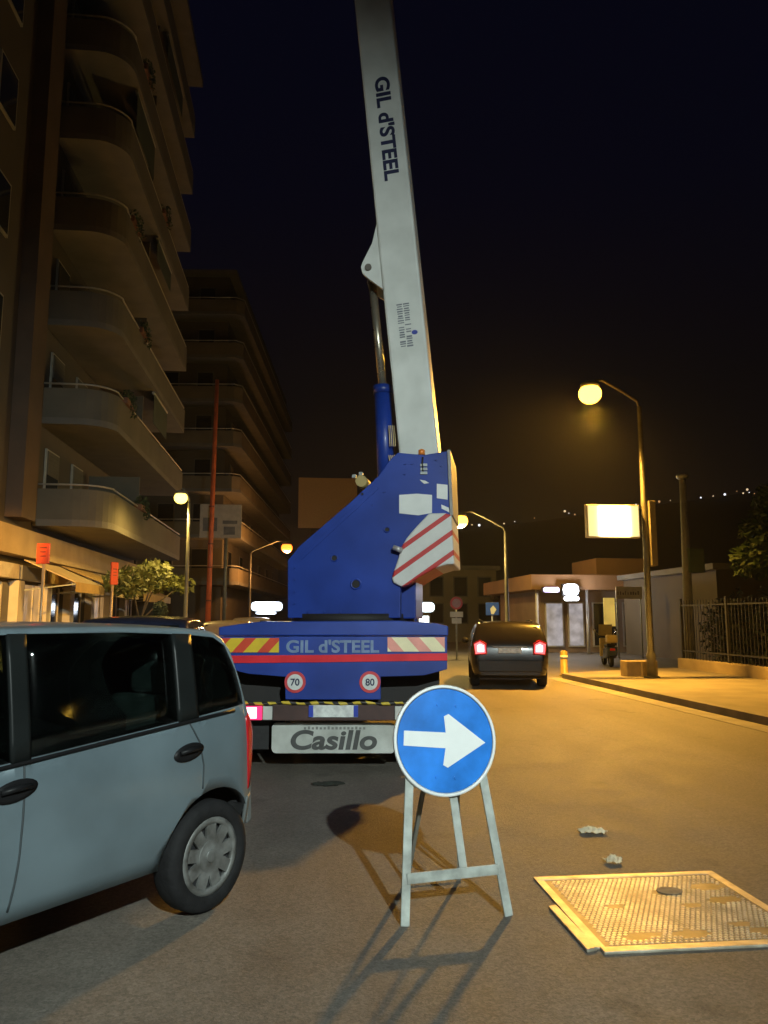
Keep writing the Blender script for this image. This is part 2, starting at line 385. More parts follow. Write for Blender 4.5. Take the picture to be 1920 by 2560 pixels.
lamp_post('street_lamp', 'greenish yellow street lamp beside the orange post', (ll.x, ll.y, .13), (LLp.x, LLp.y, LLp.z), .20, C_LEFT, (1.0, .72, .10), P_LEFT, LG, LLp.z-.3, r=.06, spot=True, aim=(-.25, 0, -1), ang=165, glow_s=6)
fl = onX(1150, 1303, 6.4)
lamp_post('street_lamp', 'distant yellow street lamp just past the crane counterweight', (8.3, fl.y, 0), (fl.x, fl.y, fl.z), .30, (1, .7, .2), (1, .42, .035), 1800, LG, fl.z-.4, spot=False, glow_s=8)
ol = onX(717, 1370, -1.1)
lamp_post('street_lamp', 'far orange street lamp left of the crane turret', (KL+BEND*max(0, ol.y-BY)-.4, ol.y, .0), (ol.x, ol.y, ol.z), .34, (1, .45, .12), (1, .16, .012), 2600, LG, ol.z-.4, spot=False, glow_s=5)
# lamp of the left row, standing beside the frame
lamp_post('street_lamp', 'sodium street lamp on the left pavement before the shops', (-3.75, 7.6, .13), (-4.5, 8.4, 6.3), .2, C_SOD, (1, .78, .36), 26000, LG, 6.0, spot=True, aim=(-.30, 1.0, -.37), ang=28)
# white lamp slung over the middle of the road on a span wire, behind the camera
t = thing('span_wire_lamp', 'white street lamp slung over the road on a span wire', 'street lamp', (2.5, -8.3, 7.6), 0)
c = MB(); c.tube([(-9.5, 0, .9), (-4, 0, .55), (0, 0, .38), (4, 0, .52), (8.5, 0, .85)], .012, 6); c.build('span_wire', M_DARK, t)
c = MB(); c.ball((0, 0, .14), (.42, .30, .16), 18, 10); c.build('lamp_housing', MATS['lamp_housing'], t)
c = MB(); c.tube([(0, 0, .26), (0, 0, .40)], .02, 6); c.build('hanger', M_DARK, t)
c = MB(); c.ball((0, 0, .02), (.26, .20, .08), 18, 8); c.build('lamp_globe', emit('globe_led', C_LED, 30), t)
lamp_light('lamp_bulb', 'SPOT', (0, 0, -.10), C_LED, P_LED, t, .10, (-.262, 1, -.345), R(59), 1.0)

# ================================================================== MANHOLE COVER AND ROAD LITTER
GX0, GX1, GY0, GY1 = 1.44, 2.60, 3.80, 4.89
t = thing('manhole_cover', 'square chequered steel cover in a frame let into the road', 'manhole cover', (GX0, GY0, .004))
W_, H_ = GX1-GX0, GY1-GY0
M_COVER = mat('worn_cover_steel', (.74, .68, .52), .38, .45, var=.2, scale=5, bump=.10, bscale=50, dirt=(.36, .31, .22))
M_FRAME = mat('frame_steel', (.60, .55, .44), .5, .55, var=.22, scale=7, bump=.15, bscale=40, dirt=(.30, .26, .19))
c = MB(); c.span((.05, .05, .001), (W_-.05, H_-.05, .008)); c.build('plate', mat('cover_plate', (.20, .17, .12), .5, .4, var=.4, scale=6, dirt=(.07, .06, .042)), t)
for k, (a, b) in enumerate((((0, H_-.055, 0), (W_, H_, .013)), ((.02, 0, 0), (W_, .06, .014)), ((W_-.055, .06, 0), (W_, H_-.055, .012)), ((0, .06, 0), (.05, H_-.055, .011)))):
    c = MB(); c.span(a, b); c.build('frame_bar', M_FRAME, t, .003)
c = MB(); c.prism([(-.055, .03), (.004, .05), (-.012, .62), (-.062, .60)], .0, .016, 'xy'); c.build('frame_bar', M_FRAME, t, .004)
st = MB(); rg = random.Random(4); ns = 34
dirt_spots = [(rg.uniform(.1, W_-.1), rg.uniform(.1, H_-.1), rg.uniform(.03, .075)) for _ in range(13)]
for i in range(ns):
    for j in range(ns):
        x = .075 + (W_-.15)*(i+.5)/ns + (.5*(W_-.15)/ns if j % 2 else 0)*.9; y = .075 + (H_-.15)*(j+.5)/ns
        if any((x-a)**2*.5 + (y-b)**2*2.2 < r*r for a, b, r in dirt_spots): continue
        a, b, h = .0135, .0125, .0125 + rg.uniform(-.001, .001)
        st.add([(x-a, y, .008), (x, y-b, .008), (x+a, y, .008), (x, y+b, .008), (x-a*.6, y, h), (x, y-b*.6, h), (x+a*.6, y, h), (x, y+b*.6, h)],
               [(4, 5, 6, 7), (0, 1, 5, 4), (1, 2, 6, 5), (2, 3, 7, 6), (3, 0, 4, 7)])
st.build('tread_studs', M_COVER, t, kind='stuff')
c = MB(); c.disc((W_*.62, H_*.70, .0145), .075, .006, 'z', 20, .06); c.build('keyhole_cap', mat('rusty_cap', (.26, .21, .14), .8, .2, var=.3, scale=20), t)

def crumple(name, label, p, s, m, seed, h=.05):
    r_ = random.Random(seed); b = MB(); n = 9; vs = []
    for j in range(n):
        for i in range(n):
            u, v = i/(n-1)*2-1, j/(n-1)*2-1; k = 1-.35*abs(u*v)+r_.uniform(-.12, .12)
            vs.append((u*s[0]*k, v*s[1]*k, .008 + max(0, r_.uniform(0, h)*(1-.5*(u*u+v*v)))))
    b.add(vs, [(j*n+i, j*n+i+1, (j+1)*n+i+1, (j+1)*n+i) for j in range(n-1) for i in range(n-1)])
    o = b.build(name, m, None, loc=(p.x, p.y, .004), rotz=r_.uniform(-.5, .5)); md = o.modifiers.new('thick', 'SOLIDIFY'); md.thickness = .003
    return tag(o, label, 'litter')
M_PAPER = mat('dirty_paper', (.68, .58, .40), .8, var=.25, scale=12)
crumple('paper_scrap', 'larger crumpled paper scrap lying on the road', ground(1480, 2085), (.11, .05), M_PAPER, 2)
crumple('paper_scrap', 'smaller paper scrap lying just behind the steel cover', ground(1533, 2160), (.06, .04), M_PAPER, 5)
crumple('flattened_rag', 'dark flattened rag on the road behind the crane truck', ground(820, 1962), (.16, .11), mat('dark_rag', (.02, .024, .018), .9), 9, .02)

# ================================================================== ARROW SIGN
f0, f1 = ground(1012, 2318), ground(1272, 2292)
ang = math.atan2(f1.y-f0.y, f1.x-f0.x); mid = (f0+f1)/2; half = (f1-f0).length/2
t = thing('arrow_sign', 'round blue sign with white arrow on a white trestle', 'road sign', (mid.x, mid.y, .004), ang)
M_TRES = mat('trestle_paint', (.40, .43, .40), .6, var=.25, scale=10, bump=.05, dirt=(.24, .25, .23))
TILT = .17                       # front frame leans back: y grows with z
def fr(x, z, dy=0): return (x, z*TILT+dy, z)
M_SBLUE = mat('sign_blue', (.015, .19, .68), .32, scale=4.2, coat=.1, var=.35)
M_SWHITE = mat('sign_white', (.80, .82, .82), .35, var=.04, scale=8)
zc, rd_ = .915, .298
def disc_rot(o): o.rotation_euler = (-math.atan(TILT)*1.0, 0, 0)
for s, xt in ((-1, -.205), (1, .165)):
    c = MB(); c.bar(fr(s*half, .0), fr(xt, 1.0), .048, .014, (0, 1, 0)); c.build('front_leg', M_TRES, t, .002)
c = MB(); c.bar(fr(-half*.93+.0, .225, -.012), fr(half*.86, .235, -.012), .055, .010, (0, 1, 0)); c.build('cross_bar', M_TRES, t, .002)
c = MB(); c.bar(fr(.055, .24, .012), fr(-.01, 1.0, .012), .045, .010, (0, 1, 0)); c.build('centre_stile', M_TRES, t, .002)
for s in (-.10, .16):
    c = MB(); c.bar((s*1.3+.02, .62, .0), (s*.5, 1.0*TILT+.03, 1.0), .022, .022); c.build('rear_leg', mat('prop_steel', (.22, .21, .18), .6, .4, var=.2), t)
c = MB(); c.tube([(-.12, .60, .02), (.24, .60, .02)], .009, 6); c.build('rear_bar', MATS['prop_steel'], t)
dk = MB(); dk.disc((0, 0, 0), rd_, .012, 'y', 56); d0 = dk.build('sign_disc', M_SBLUE, t); d0.location = fr(-.015, zc, -.022)
# a disc that leans back with the frame and stands a little crooked
d0.rotation_euler = (-math.atan(TILT)*.9, R(4.5), 0)
rm = MB(); rm.lathe([(rd_-.017, -.0072), (rd_-.006, -.012), (rd_+.004, -.010), (rd_+.006, .008), (rd_-.004, .010), (rd_-.004, -.0064)], n=64)
rm.build('rim', M_SWHITE, d0)
ar = MB(); ar.prism([(-.245, -.040), (.000, -.045), (-.012, -.135), (.015, -.148), (.238, -.005), (.015, .142), (-.012, .128), (0, .040), (-.245, .040)], -.0096, -.0062); ar.build('arrow', M_SWHITE, d0)
for x_, z_ in ((-.05, .19), (.06, .19), (-.05, -.20), (.06, -.20)):
    c = MB(); c.disc((x_, -.0085, z_), .008, .006, 'y', 10); c.build('bolt', M_SBLUE, d0)

def leaf_mass(b, c_, r_, n, size, rng):
    for _ in range(n):
        d = Vector((rng.gauss(0, 1), rng.gauss(0, 1), rng.gauss(0, 1))).normalized(); q = rng.random()**.4
        p = Vector(c_) + Vector((d.x*r_[0], d.y*r_[1], d.z*r_[2]))*q
        u = Vector((rng.gauss(0, 1), rng.gauss(0, 1), rng.gauss(0, 1))).normalized(); v = u.orthogonal().normalized(); s = size*rng.uniform(.6, 1.3)
        b.add([p-u*s, p-v*s*.45, p+u*s, p+v*s*.45], [(0, 1, 2, 3)])

# ================================================================== CARS
class Shell:
    """car body: side half-width and roofline as functions, lofted into a closed hull"""
    def __init__(s, top, W, zb, belt, tumble=.115, rr=.25, fr_=.35, rc=.09, crown=.03, zroof=1.5):
        s.top, s.W, s.zb, s.belt, s.tumble, s.rr, s.fr, s.rc, s.crown, s.zroof = top, W, zb, belt, tumble, rr, fr_, rc, crown, zroof
        s.x0, s.x1 = top[0][0], top[-1][0]
    def plan(s, x, ins=0):
        w = s.W; e = x-s.x0; f = s.x1-x
        if e < s.rr: w -= s.rr*.85*(1-math.sqrt(max(0, 1-(1-e/s.rr)**2)))
        if f < s.fr: w -= s.fr*.6*(1-math.sqrt(max(0, 1-(1-f/s.fr)**2)))
        return w-ins
    def y(s, x, z, ins=0):
        w = s.plan(x, ins); b = s.belt(x)
        if z > b: w -= s.tumble*((z-b)/(s.zroof-b))**1.15
        elif z < .62: w -= .10*((.62-z)/.4)**2
        else: w += .012*math.sin((z-.62)/(b-.62)*math.pi)
        return w
    def hull(s, x0=None, x1=None, ins=0, dtop=0, zb=None, n=64):
        x0 = s.x0 if x0 is None else x0; x1 = s.x1 if x1 is None else x1
        xs = sorted(set([x0+(x1-x0)*(1-math.cos(math.pi*i/n))/2 for i in range(n+1)]))
        vs = []; m = None
        for x in xs:
            b = (s.zb(x) if zb is None else zb); zt = max(b+.06, lerp_table(s.top, x)-dtop); rc = min(s.rc, (zt-b)*.4)
            half = []
            for k in range(15):
                z = b + (zt-rc-b)*k/14; half.append((s.y(x, z, ins), z))
            yc = half[-1][0]
            for k in range(1, 6):
                a = math.pi/2*k/5; half.append((yc-rc*1.15*(1-math.cos(a)), zt-rc+rc*math.sin(a)))
            ye = half[-1][0]
            for k in range(1, 5):
                q = 1-k/4; half.append((ye*q, zt+s.crown*(1-q*q)))
            loop = half + [(-a, z) for a, z in reversed(half[:-1])]
            m = len(loop); vs += [(x, a, z) for a, z in loop]
        b = MB(); N = len(xs)
        b.add(vs, [(i*m+k, i*m+(k+1) % m, (i+1)*m+(k+1) % m, (i+1)*m+k) for i in range(N-1) for k in range(m)], True)
        b.f.append(tuple(range(m))[::-1]); b.f.append(tuple((N-1)*m+k for k in range(m))); b.sm += [False, False]
        return b
    def patch(s, poly, side, off, thick=0.0, sub=6):
        """polygon in (x,z) laid on the side surface"""
        pts = []
        for (a, b) in zip(poly, poly[1:]+poly[:1]):
            for k in range(sub): pts.append((a[0]+(b[0]-a[0])*k/sub, a[1]+(b[1]-a[1])*k/sub))
        o = MB(); n = len(pts)
        out = [(x, side*(s.y(x, z)+off), z) for x, z in pts]; inn = [(x, side*(s.y(x, z)+off-max(thick, .004)), z) for x, z in pts]
        cx = sum(p[0] for p in pts)/n; cz = sum(p[1] for p in pts)/n
        rings = [1.0, .66, .33]; vs = []
        for q in rings: vs += [(cx+(x-cx)*q, side*(s.y(cx+(x-cx)*q, cz+(z-cz)*q)+off), cz+(z-cz)*q) for x, z in pts]
        vs.append((cx, side*(s.y(cx, cz)+off), cz))
        fs = [(r*n+k, r*n+(k+1) % n, (r+1)*n+(k+1) % n, (r+1)*n+k) for r in range(2) for k in range(n)] + [(2*n+k, 2*n+(k+1) % n, 3*n) for k in range(n)]
        base = len(vs); vs += inn; fs += [(k, base+k, base+(k+1) % n, (k+1) % n) for k in range(n)] + [tuple(base+k for k in range(n))]
        o.add(vs, fs, True); return o

M_INT = mat('car_interior', (.02, .02, .022), .9, var=.2)
M_TYRE = mat('tyre', (.014, .014, .015), .8, var=.25, scale=14, bump=.25, bscale=40, spec=.25)
M_HUB = mat('hub_cap', (.20, .205, .20), .55, .3, var=.22, scale=12, dirt=(.085, .082, .075))
def wheel(parent, x, y, z, r, w=.175, side=1, spokes=9, hub=None):
    t_ = MB(); rim = r*.68; h = w/2
    t_.lathe([(rim, -h*.8), (rim*1.08, -h), (r*.90, -h), (r*.975, -h*.8), (r, -h*.5), (r, h*.5), (r*.975, h*.8), (r*.90, h), (rim*1.08, h), (rim, h*.8)], n=40)
    o = t_.build('wheel', M_TYRE, parent); o.location = (x, y, z)
    b = MB(); b.disc((0, side*h*.30, 0), rim*1.01, .02, 'y', 32); b.build('brake_disc', M_DARK, o)
    c = MB(); c.lathe([(rim*1.02, side*h*.5), (rim*1.04, side*h*.86), (rim*.86, side*h*.90), (rim*.84, side*h*.5)], n=40); c.disc((0, side*h*.70, 0), rim*.42, h*.3, 'y', 24); c.disc((0, side*h*.86, 0), rim*.16, h*.16, 'y', 16)
    for k in range(spokes):
        a = 2*math.pi*k/spokes+.2; d = Vector((math.cos(a), 0, math.sin(a)))
        c.bar(d*rim*.36 + Vector((0, side*h*.72, 0)), d*rim*.90 + Vector((0, side*h*.74, 0)), rim*.34 if spokes > 7 else rim*.26, h*.18, (0, 1, 0))
    c.build('hub_cap', hub or M_HUB, o)
    return o
def cyl_cut(x, y0, y1, z, r):
    b = MB(); b.disc((x, (y0+y1)/2, z), r, abs(y1-y0), 'y', 40); return b
def cut_mesh(b, m):
    me = b.mesh('cut'); me.materials.append(m); return me
def ellipse_patch(shell, cx, cz, a, b, side, off, thick, tilt=0.0):
    pts = []
    for k in range(20):
        q = 2*math.pi*k/20; u, v = a*math.cos(q), b*math.sin(q); pts.append((cx+u*math.cos(tilt)-v*math.sin(tilt), cz+u*math.sin(tilt)+v*math.cos(tilt)))
    return shell.patch(pts, side, off, thick, 1)

# ---- silver hatchback, tail towards the truck
CAR_R = Vector((-1.816, 4.093, 0.004)); CAR_A = R(-128.82)
top = [(-1.63, .48), (-1.625, .80), (-1.54, .93), (-1.44, 1.05), (-1.40, 1.18), (-1.365, 1.34), (-1.335, 1.43), (-1.29, 1.49), (-1.22, 1.525), (-1.0, 1.542), (-.5, 1.556), (.1, 1.550), (.45, 1.525), (.68, 1.44), (1.12, 1.08), (1.28, 1.02), (1.6, .93), (1.76, .80), (1.83, .64), (1.86, .46)]
sh = Shell(top, .79, lambda x: .30 if x > -1.45 else .30+.10*min(1, (-1.45-x)/.2), lambda x: .972-.075*x, zroof=1.53, rr=.32, rc=.035, crown=.022)
silver = thing('hatchback_car', 'dusty silver hatchback parked askew beside the arrow sign', 'car', CAR_R, CAR_A)
M_SILV = mat('silver_paint', (.160, .212, .242), .36, .2, var=.12, scale=2.2, bump=.010, bscale=6, coat=.35, dirt=(.125, .166, .190))
WZ, WR = .297, .293
cuts = [cut_mesh(sh.hull(-1.46, 1.05, ins=.06, dtop=.05, zb=.50, n=30), M_INT)]
for s in (1, -1):
    for x in (-1.18, 1.15): cuts.append(cut_mesh(cyl_cut(x, s*.45, s*1.1, WZ+.02, .345), M_BLACK))
def belt(x, d=0): return .972-.075*x+d
win = {'front': [(.93, belt(.93, .015)), (.04, belt(.04, .012)), (.03, 1.522), (.42, 1.505), (.62, 1.40)],
       'rear': [(-.03, belt(-.03, .012)), (-.90, belt(-.9, .012)), (-.93, 1.508), (-.60, 1.522), (-.04, 1.524)],
       'quarter': [(-1.01, belt(-1.01, .014)), (-1.395, belt(-1.395, .02)), (-1.36, 1.29), (-1.30, 1.435), (-1.22, 1.485), (-1.03, 1.504)]}
for s in (1, -1):
    for poly in win.values():
        b = MB(); b.prism(poly, s*.35, s*1.1, 'xz'); cuts.append(cut_mesh(b, M_BLACK))
bm_ = sh.hull().mesh('body'); bm_.materials.append(M_SILV)
bm_ = boolean(bm_, cuts)
body = link('body', bm_, None, silver)
for s in (1, -1):
    for n_, poly in win.items():
        sh.patch(poly, s, -.010, .004).build('side_window', M_GLASS, silver)
    sh.patch([(.05, belt(.05, .0)), (-.04, belt(-.04, 0)), (-.05, 1.526), (.04, 1.526)], s, .008, .03).build('door_pillar', mat('pillar_trim', (.012, .014, .014), .35, spec=.12), silver)
    sh.patch([(-.885, belt(-.885, .0)), (-1.025, belt(-1.025, 0)), (-1.045, 1.508), (-.915, 1.512)], s, .008, .03).build('door_pillar', MATS['pillar_trim'], silver)
    for hx, hz in ((-.955, .885), (.03, .862)):
        o = ellipse_patch(sh, hx, hz, .105, .045, s, .006, .03, R(-8)).build('door_handle', mat('handle_black', (.010, .010, .011), .45, spec=.2), silver)
        c = MB(); c.tube([(hx-.07, s*(sh.y(hx, hz)+.012), hz+.012), (hx, s*(sh.y(hx, hz)+.024), hz+.014), (hx+.07, s*(sh.y(hx, hz)+.012), hz+.004)], .013, 8); c.build('grip', MATS['handle_black'], o)
    for pts in ([(-.965, 1.03), (-1.03, .93), (-1.065, .80), (-1.07, .66)], [(-.01, .97), (-.015, .6), (.0, .32)], [(.93, .9), (.95, .6), (.90, .34)]):
        dn = []
        for (xa, za), (xb_, zb_) in zip(pts, pts[1:]): dn += [(xa+(xb_-xa)*k/8, za+(zb_-za)*k/8) for k in range(8)]
        c = MB(); c.tube([(x, s*(sh.y(x, z)+.001), z) for x, z in dn], .005, 6); c.build('door_gap', mat('gap_dark', (.04, .05, .055), .7), silver)
    c = sh.patch([(-1.47, .60), (-1.605, .62), (-1.60, .80), (-1.53, .93), (-1.44, 1.04), (-1.41, 1.02), (-1.43, .80)], s, .004, .02); c.build('tail_lamp', M_REDP, silver)
    for x in (-1.18, 1.15): wheel(silver, x, s*(.69), WZ, WR, .165, s)
for s in (1, -1):
    c = MB(); c.tube([(x_*.1, s*(sh.y(x_*.1, belt(x_*.1))+.004), belt(x_*.1)) for x_ in range(-13, 10)], .010, 6); c.build('window_seal', MATS['handle_black'], silver)
c = MB(); c.span((-1.3, -.45, .22), (1.3, .45, .33)); c.build('underbody', M_BLACK, silver)
c = sh.patch([(-1.46, .34), (-1.64, .40), (-1.64, .56), (-1.46, .56)], 1, .006, .02); c.build('bumper_corner', mat('bumper_grey', (.11, .12, .12), .6), silver)
c = sh.patch([(-1.46, .34), (-1.64, .40), (-1.64, .56), (-1.46, .56)], -1, .006, .02); c.build('bumper_corner', MATS['bumper_grey'], silver)
c = MB(); c.prism([(-1.69, .36), (-1.64, .34), (-1.62, .58), (-1.675, .60)], -.60, .60, 'xz'); c.build('rear_bumper', MATS['bumper_grey'], silver, .015)
c = MB(); c.add([(-1.45, -.50, 1.05), (-1.45, .50, 1.05), (-1.36, .46, 1.39), (-1.36, -.46, 1.39)], [(0, 1, 2, 3)]); o = c.build('rear_window', mat('dark_glass', (.012, .014, .015), .08), silver); o.location.x = -.006
c = MB(); c.add([(.74, -.60, 1.43), (.74, .60, 1.43), (1.14, .68, 1.10), (1.14, -.68, 1.10)], [(0, 1, 2, 3)]); o = c.build('windscreen', MATS['dark_glass'], silver); o.location.z = .018
M_SEAT = mat('seat_cloth', (.07, .075, .08), .95, var=.3, scale=12)
for x, ys in ((.25, (.36, -.36)), (-.75, (.36, -.36))):
    for y in ys:
        c = MB(); c.prism([(x-.30, .60), (x-.16, .58), (x+.30, .62), (x+.30, .74), (x-.08, .72), (x-.20, 1.16), (x-.34, 1.16)], y-.24, y+.24, 'xz'); o = c.build('seat', M_SEAT, silver, .03)
        c = MB(); c.box((x-.30, y, 1.26), (.09, .26, .18)); c.build('head_rest', M_SEAT, o, .03)
c = MB(); c.span((.75, -.6, .6), (1.02, .6, .95)); c.build('dashboard', M_INT, silver)
c = MB(); c.lathe([(.16, -.012), (.185, -.012), (.185, .012), (.16, .012)], (0, 0, 0), 'x', 24); o = c.build('steering_wheel', M_BLACK, silver); o.location = (.62, .36, .95); o.rotation_euler = (0, R(-25), 0)

# ---- traffic and parked cars
def plain_car(name, label, loc, rotz, paint, L=(-1.95, 1.95), W=.86, H=1.52, lit=False, wr=.32, detail=True, group=None, belt0=.95):
    x0, x1 = L
    tp = [(x0, .46), (x0+.01, .85), (x0+.05, 1.02), (x0+.16, 1.22), (x0+.30, H-.10), (x0+.42, H-.03), (x0+.8, H-.005), (x0+1.5, H), (x0+1.9, H-.02), (x0+2.15, H-.09), (x0+2.75, 1.06), (x0+2.9, 1.0), (x1-.3, .88), (x1-.1, .78), (x1-.02, .6), (x1, .44)]
    s_ = Shell(tp, W, lambda x: .30, lambda x: belt0-.02*x, tumble=.14, rr=.20, zroof=H-.08)
    t = thing(name, label, 'car', loc, rotz, group)
    xw = (x0+.72, x1-.78); cuts = []
    for s in (1, -1):
        for x in xw: cuts.append(cut_mesh(cyl_cut(x, s*(W-.32), s*1.3, wr+.02, wr+.055), M_BLACK))
    me = s_.hull(n=50).mesh('body'); me.materials.append(paint); link('body', boolean(me, cuts), None, t)
    for s in (1, -1):
        for poly in ([(x0+2.5, belt0+.01), (x0+1.55, belt0+.02), (x0+1.56, H-.12), (x0+2.0, H-.13)], [(x0+1.47, belt0+.02), (x0+.62, belt0+.04), (x0+.72, H-.14), (x0+1.48, H-.12)]):
            s_.patch(poly, s, .003, .01).build('side_window', MATS['dark_glass'], t)
        for x in xw: wheel(t, x, s*(W-.10), wr, wr, .2, s, 5)
        c = MB(); c.ball((x0+2.42, s*(W+.10), 1.02), (.06, .10, .075), 12, 8); c.build('door_mirror', paint, t)
    # tailgate window, a tilted sheet laid on the sloping back
    zt0, zt1 = 1.05, H-.10
    def xb(z): return lerp_table([(b_, a_) for a_, b_ in tp[1:6]], z)
    yw = [(s_.y(x0+.25, z)-.10) for z in (zt0, zt1)]
    c = MB(); c.add([(xb(zt0)-.008, -yw[0], zt0), (xb(zt0)-.008, yw[0], zt0), (xb(zt1)-.008, yw[1], zt1), (xb(zt1)-.008, -yw[1], zt1)], [(0, 1, 2, 3)]); c.build('rear_window', MATS['dark_glass'], t)
    c = MB(); c.add([(x0+2.20, -W+.24, H-.10), (x0+2.20, W-.24, H-.10), (x0+2.73, W-.14, 1.085), (x0+2.73, -W+.14, 1.085)], [(0, 1, 2, 3)]); o = c.build('windscreen', MATS['dark_glass'], t); o.location.z = .02
    c = MB(); c.prism([(x0-.05, .38), (x0+.10, .36), (x0+.10, .62), (x0-.035, .64)], -(W-.16), W-.16, 'xz'); c.build('rear_bumper', mat('bumper_black', (.02, .02, .021), .6), t, .02)
    c = MB(); c.span((x0+.3, -W+.18, .2), (x1-.3, W-.18, .31)); c.build('underbody', M_BLACK, t)
    for s in (1, -1):
        c = MB(); c.prism([(s*(W-.36), .77), (s*(W-.07), .75), (s*(W-.05), 1.03), (s*(W-.20), 1.10), (s*(W-.35), 1.02)], x0-.030, x0+.16, 'yz')
        o = c.build('tail_lamp', M_REDP, t, .012)
        if lit:
            c = MB(); c.prism([(s*(W-.325), .80), (s*(W-.10), .78), (s*(W-.07), 1.0), (s*(W-.20), 1.06), (s*(W-.315), .99)], x0-.036, x0-.032, 'yz'); o2 = c.build('lit_lens', emit('car_tail_lit', (1.0, .015, .05), 2.2), o)
            c = MB(); c.prism([(s*(W-.29), .835), (s*(W-.15), .83), (s*(W-.14), .96), (s*(W-.20), 1.0), (s*(W-.285), .96)], x0-.044, x0-.037, 'yz'); c.build('bright_core', emit('car_tail_core', (1.0, .55, .6), 4), o)
    c = MB(); c.span((x0-.032, -.26, .80), (x0-.02, .26, .915)); o = c.build('number_plate', M_PLATE, t)
    c = MB(); c.span((x0-.03, -.40, .925), (x0-.005, .40, .955)); c.build('boot_trim', M_CHROME, t, .004)
    return t
M_BLK = mat('black_car_paint', (.018, .015, .013), .22, .1, var=.2, coat=.6)
cb = (ground(1172, 1722)+ground(1372, 1722))/2
dark_car = plain_car('hatchback_car', 'black car driving off with both tail lamps lit', (cb.x+.40, cb.y+1.85, .006), R(79.0), M_BLK, W=.88, H=1.50, lit=True, wr=.34)
c = MB(); c.tube([(-1.3, .58, 1.51), (-.4, .62, 1.545), (.3, .60, 1.52)], .02, 8); c.build('roof_rail', M_DARK, dark_car)
c = MB(); c.tube([(-1.3, -.58, 1.51), (-.4, -.62, 1.545), (.3, -.60, 1.52)], .02, 8); c.build('roof_rail', M_DARK, dark_car)
PK = 'cars parked along the left kerb'
plain_car('parked_car', 'dark blue car parked at the left kerb behind the silver hatchback', (-2.25, 12.3, .006), R(90), mat('dark_blue_paint', (.02, .025, .05), .25, .1, coat=.5), W=.84, H=1.60, group=PK)
plain_car('parked_car', 'beige car parked beyond the crane truck at the left kerb', (-2.05, 33.0, .006), R(90), mat('beige_paint', (.42, .34, .27), .35, .1, coat=.4), W=.86, H=1.60, group=PK)
plain_car('parked_car', 'small grey car parked between the crane truck and the beige car', (-2.2, 24.6, .006), R(90), mat('grey_paint', (.22, .19, .17), .35, .2, coat=.4), W=.82, H=1.50, group=PK)

# ================================================================== CRANE TRUCK
fH = Vector((math.sin(YAW), math.cos(YAW), 0)); rH = Vector((math.cos(YAW), -math.sin(YAW), 0))
OT = fH*8.3 + rH*((833-960)/F_PX*8.3)
truck = thing('crane_truck', 'blue crane truck with white boom raised above the street', 'crane truck', (OT.x, OT.y, .004), -YAW)
def T(px, py, yl=0.0):
    p = onplane(px, py, OT+fH*yl, fH)-OT; return (p.dot(rH), p.z)
def Tp(pts, yl=0.0): return [T(a, b, yl) for a, b in pts]
def Tbox(x0, y0, x1, y1, a, b):
    (u0, w1), (u1, w0) = T(x0, y0, a), T(x1, y1, a); m_ = MB(); m_.span((u0, a, w0), (u1, b, w1)); return m_
M_TDARK = mat('chassis_dark', (.014, .012, .012), .7, var=.35, scale=5)
M_BUMP = mat('bumper_oxide', (.060, .028, .024), .55, var=.3, scale=6)
c = MB(); c.prism(Tp([(548, 1569), (600, 1561), (650, 1555), (1000, 1553), (1090, 1559), (1120, 1566), (1120, 1590), (548, 1590)]), -.03, 2.9); c.build('deck', M_BLUE, truck, .012)
c = MB(); c.prism(Tp([(550, 1592), (1118, 1592), (1118, 1674), (1060, 1690), (952, 1693), (952, 1750), (713, 1750), (713, 1693), (622, 1686), (550, 1668)]), .0, .30); panel = c.build('rear_panel', M_BLUE, truck, .006)
chev = stripes('chevron', (.72, .50, .02), (.66, .06, .02), (1, 0, -.9), .20, .45, .1); chev_glare = stripes('chevron_glare', (.92, .82, .52), (.85, .34, .28), (1, 0, .9), .22, .45, .1)  # the right plate's glare is painted in as paler yellow and red
Tbox(556, 1596, 697, 1632, -.012, .0).build('chevron_plate', chev, truck)
Tbox(969, 1594, 1112, 1630, -.012, .0).build('chevron_plate', chev_glare, truck, label='yellow and red chevron plate with glare painted into its paler colours')
c = MB(); c.prism(Tp([(552, 1640), (830, 1638), (1118, 1634), (1118, 1652), (830, 1656), (552, 1659)]), -.010, .0); c.build('reflective_stripe', mat('stripe_red', (.72, .03, .045), .3, var=.2, scale=2.5), truck)
x0, z1 = T(716, 1600); x1, z0 = T(948, 1633)
text_on(truck, 'lettering', "GIL d'STEEL", .2, ((x0+x1)/2, -.006, (z0+z1)/2), (R(90), 0, 0), mat('pale_blue_lettering', (.16, .23, .38), .5, var=.25, scale=8), fit=(x1-x0, z1-z0), depth=.003, offset=.006)
for px, num in ((738, '70'), (925, '80')):
    u, v = T(px, 1706); c = MB(); c.disc((u, -.008, v), .112, .012, 'y', 32); o = c.build('speed_disc', mat('disc_red', (.55, .05, .06), .45, var=.15), truck)
    c = MB(); c.disc((u, -.0165, v), .082, .005, 'y', 32); c.build('disc_face', mat('disc_white', (.62, .63, .62), .45, var=.1, scale=20), o)
    text_on(o, 'lettering', num, .1, (u, -.021, v), (R(90), 0, 0), M_NAVY, fit=(.095, .075), depth=.002, offset=.002)
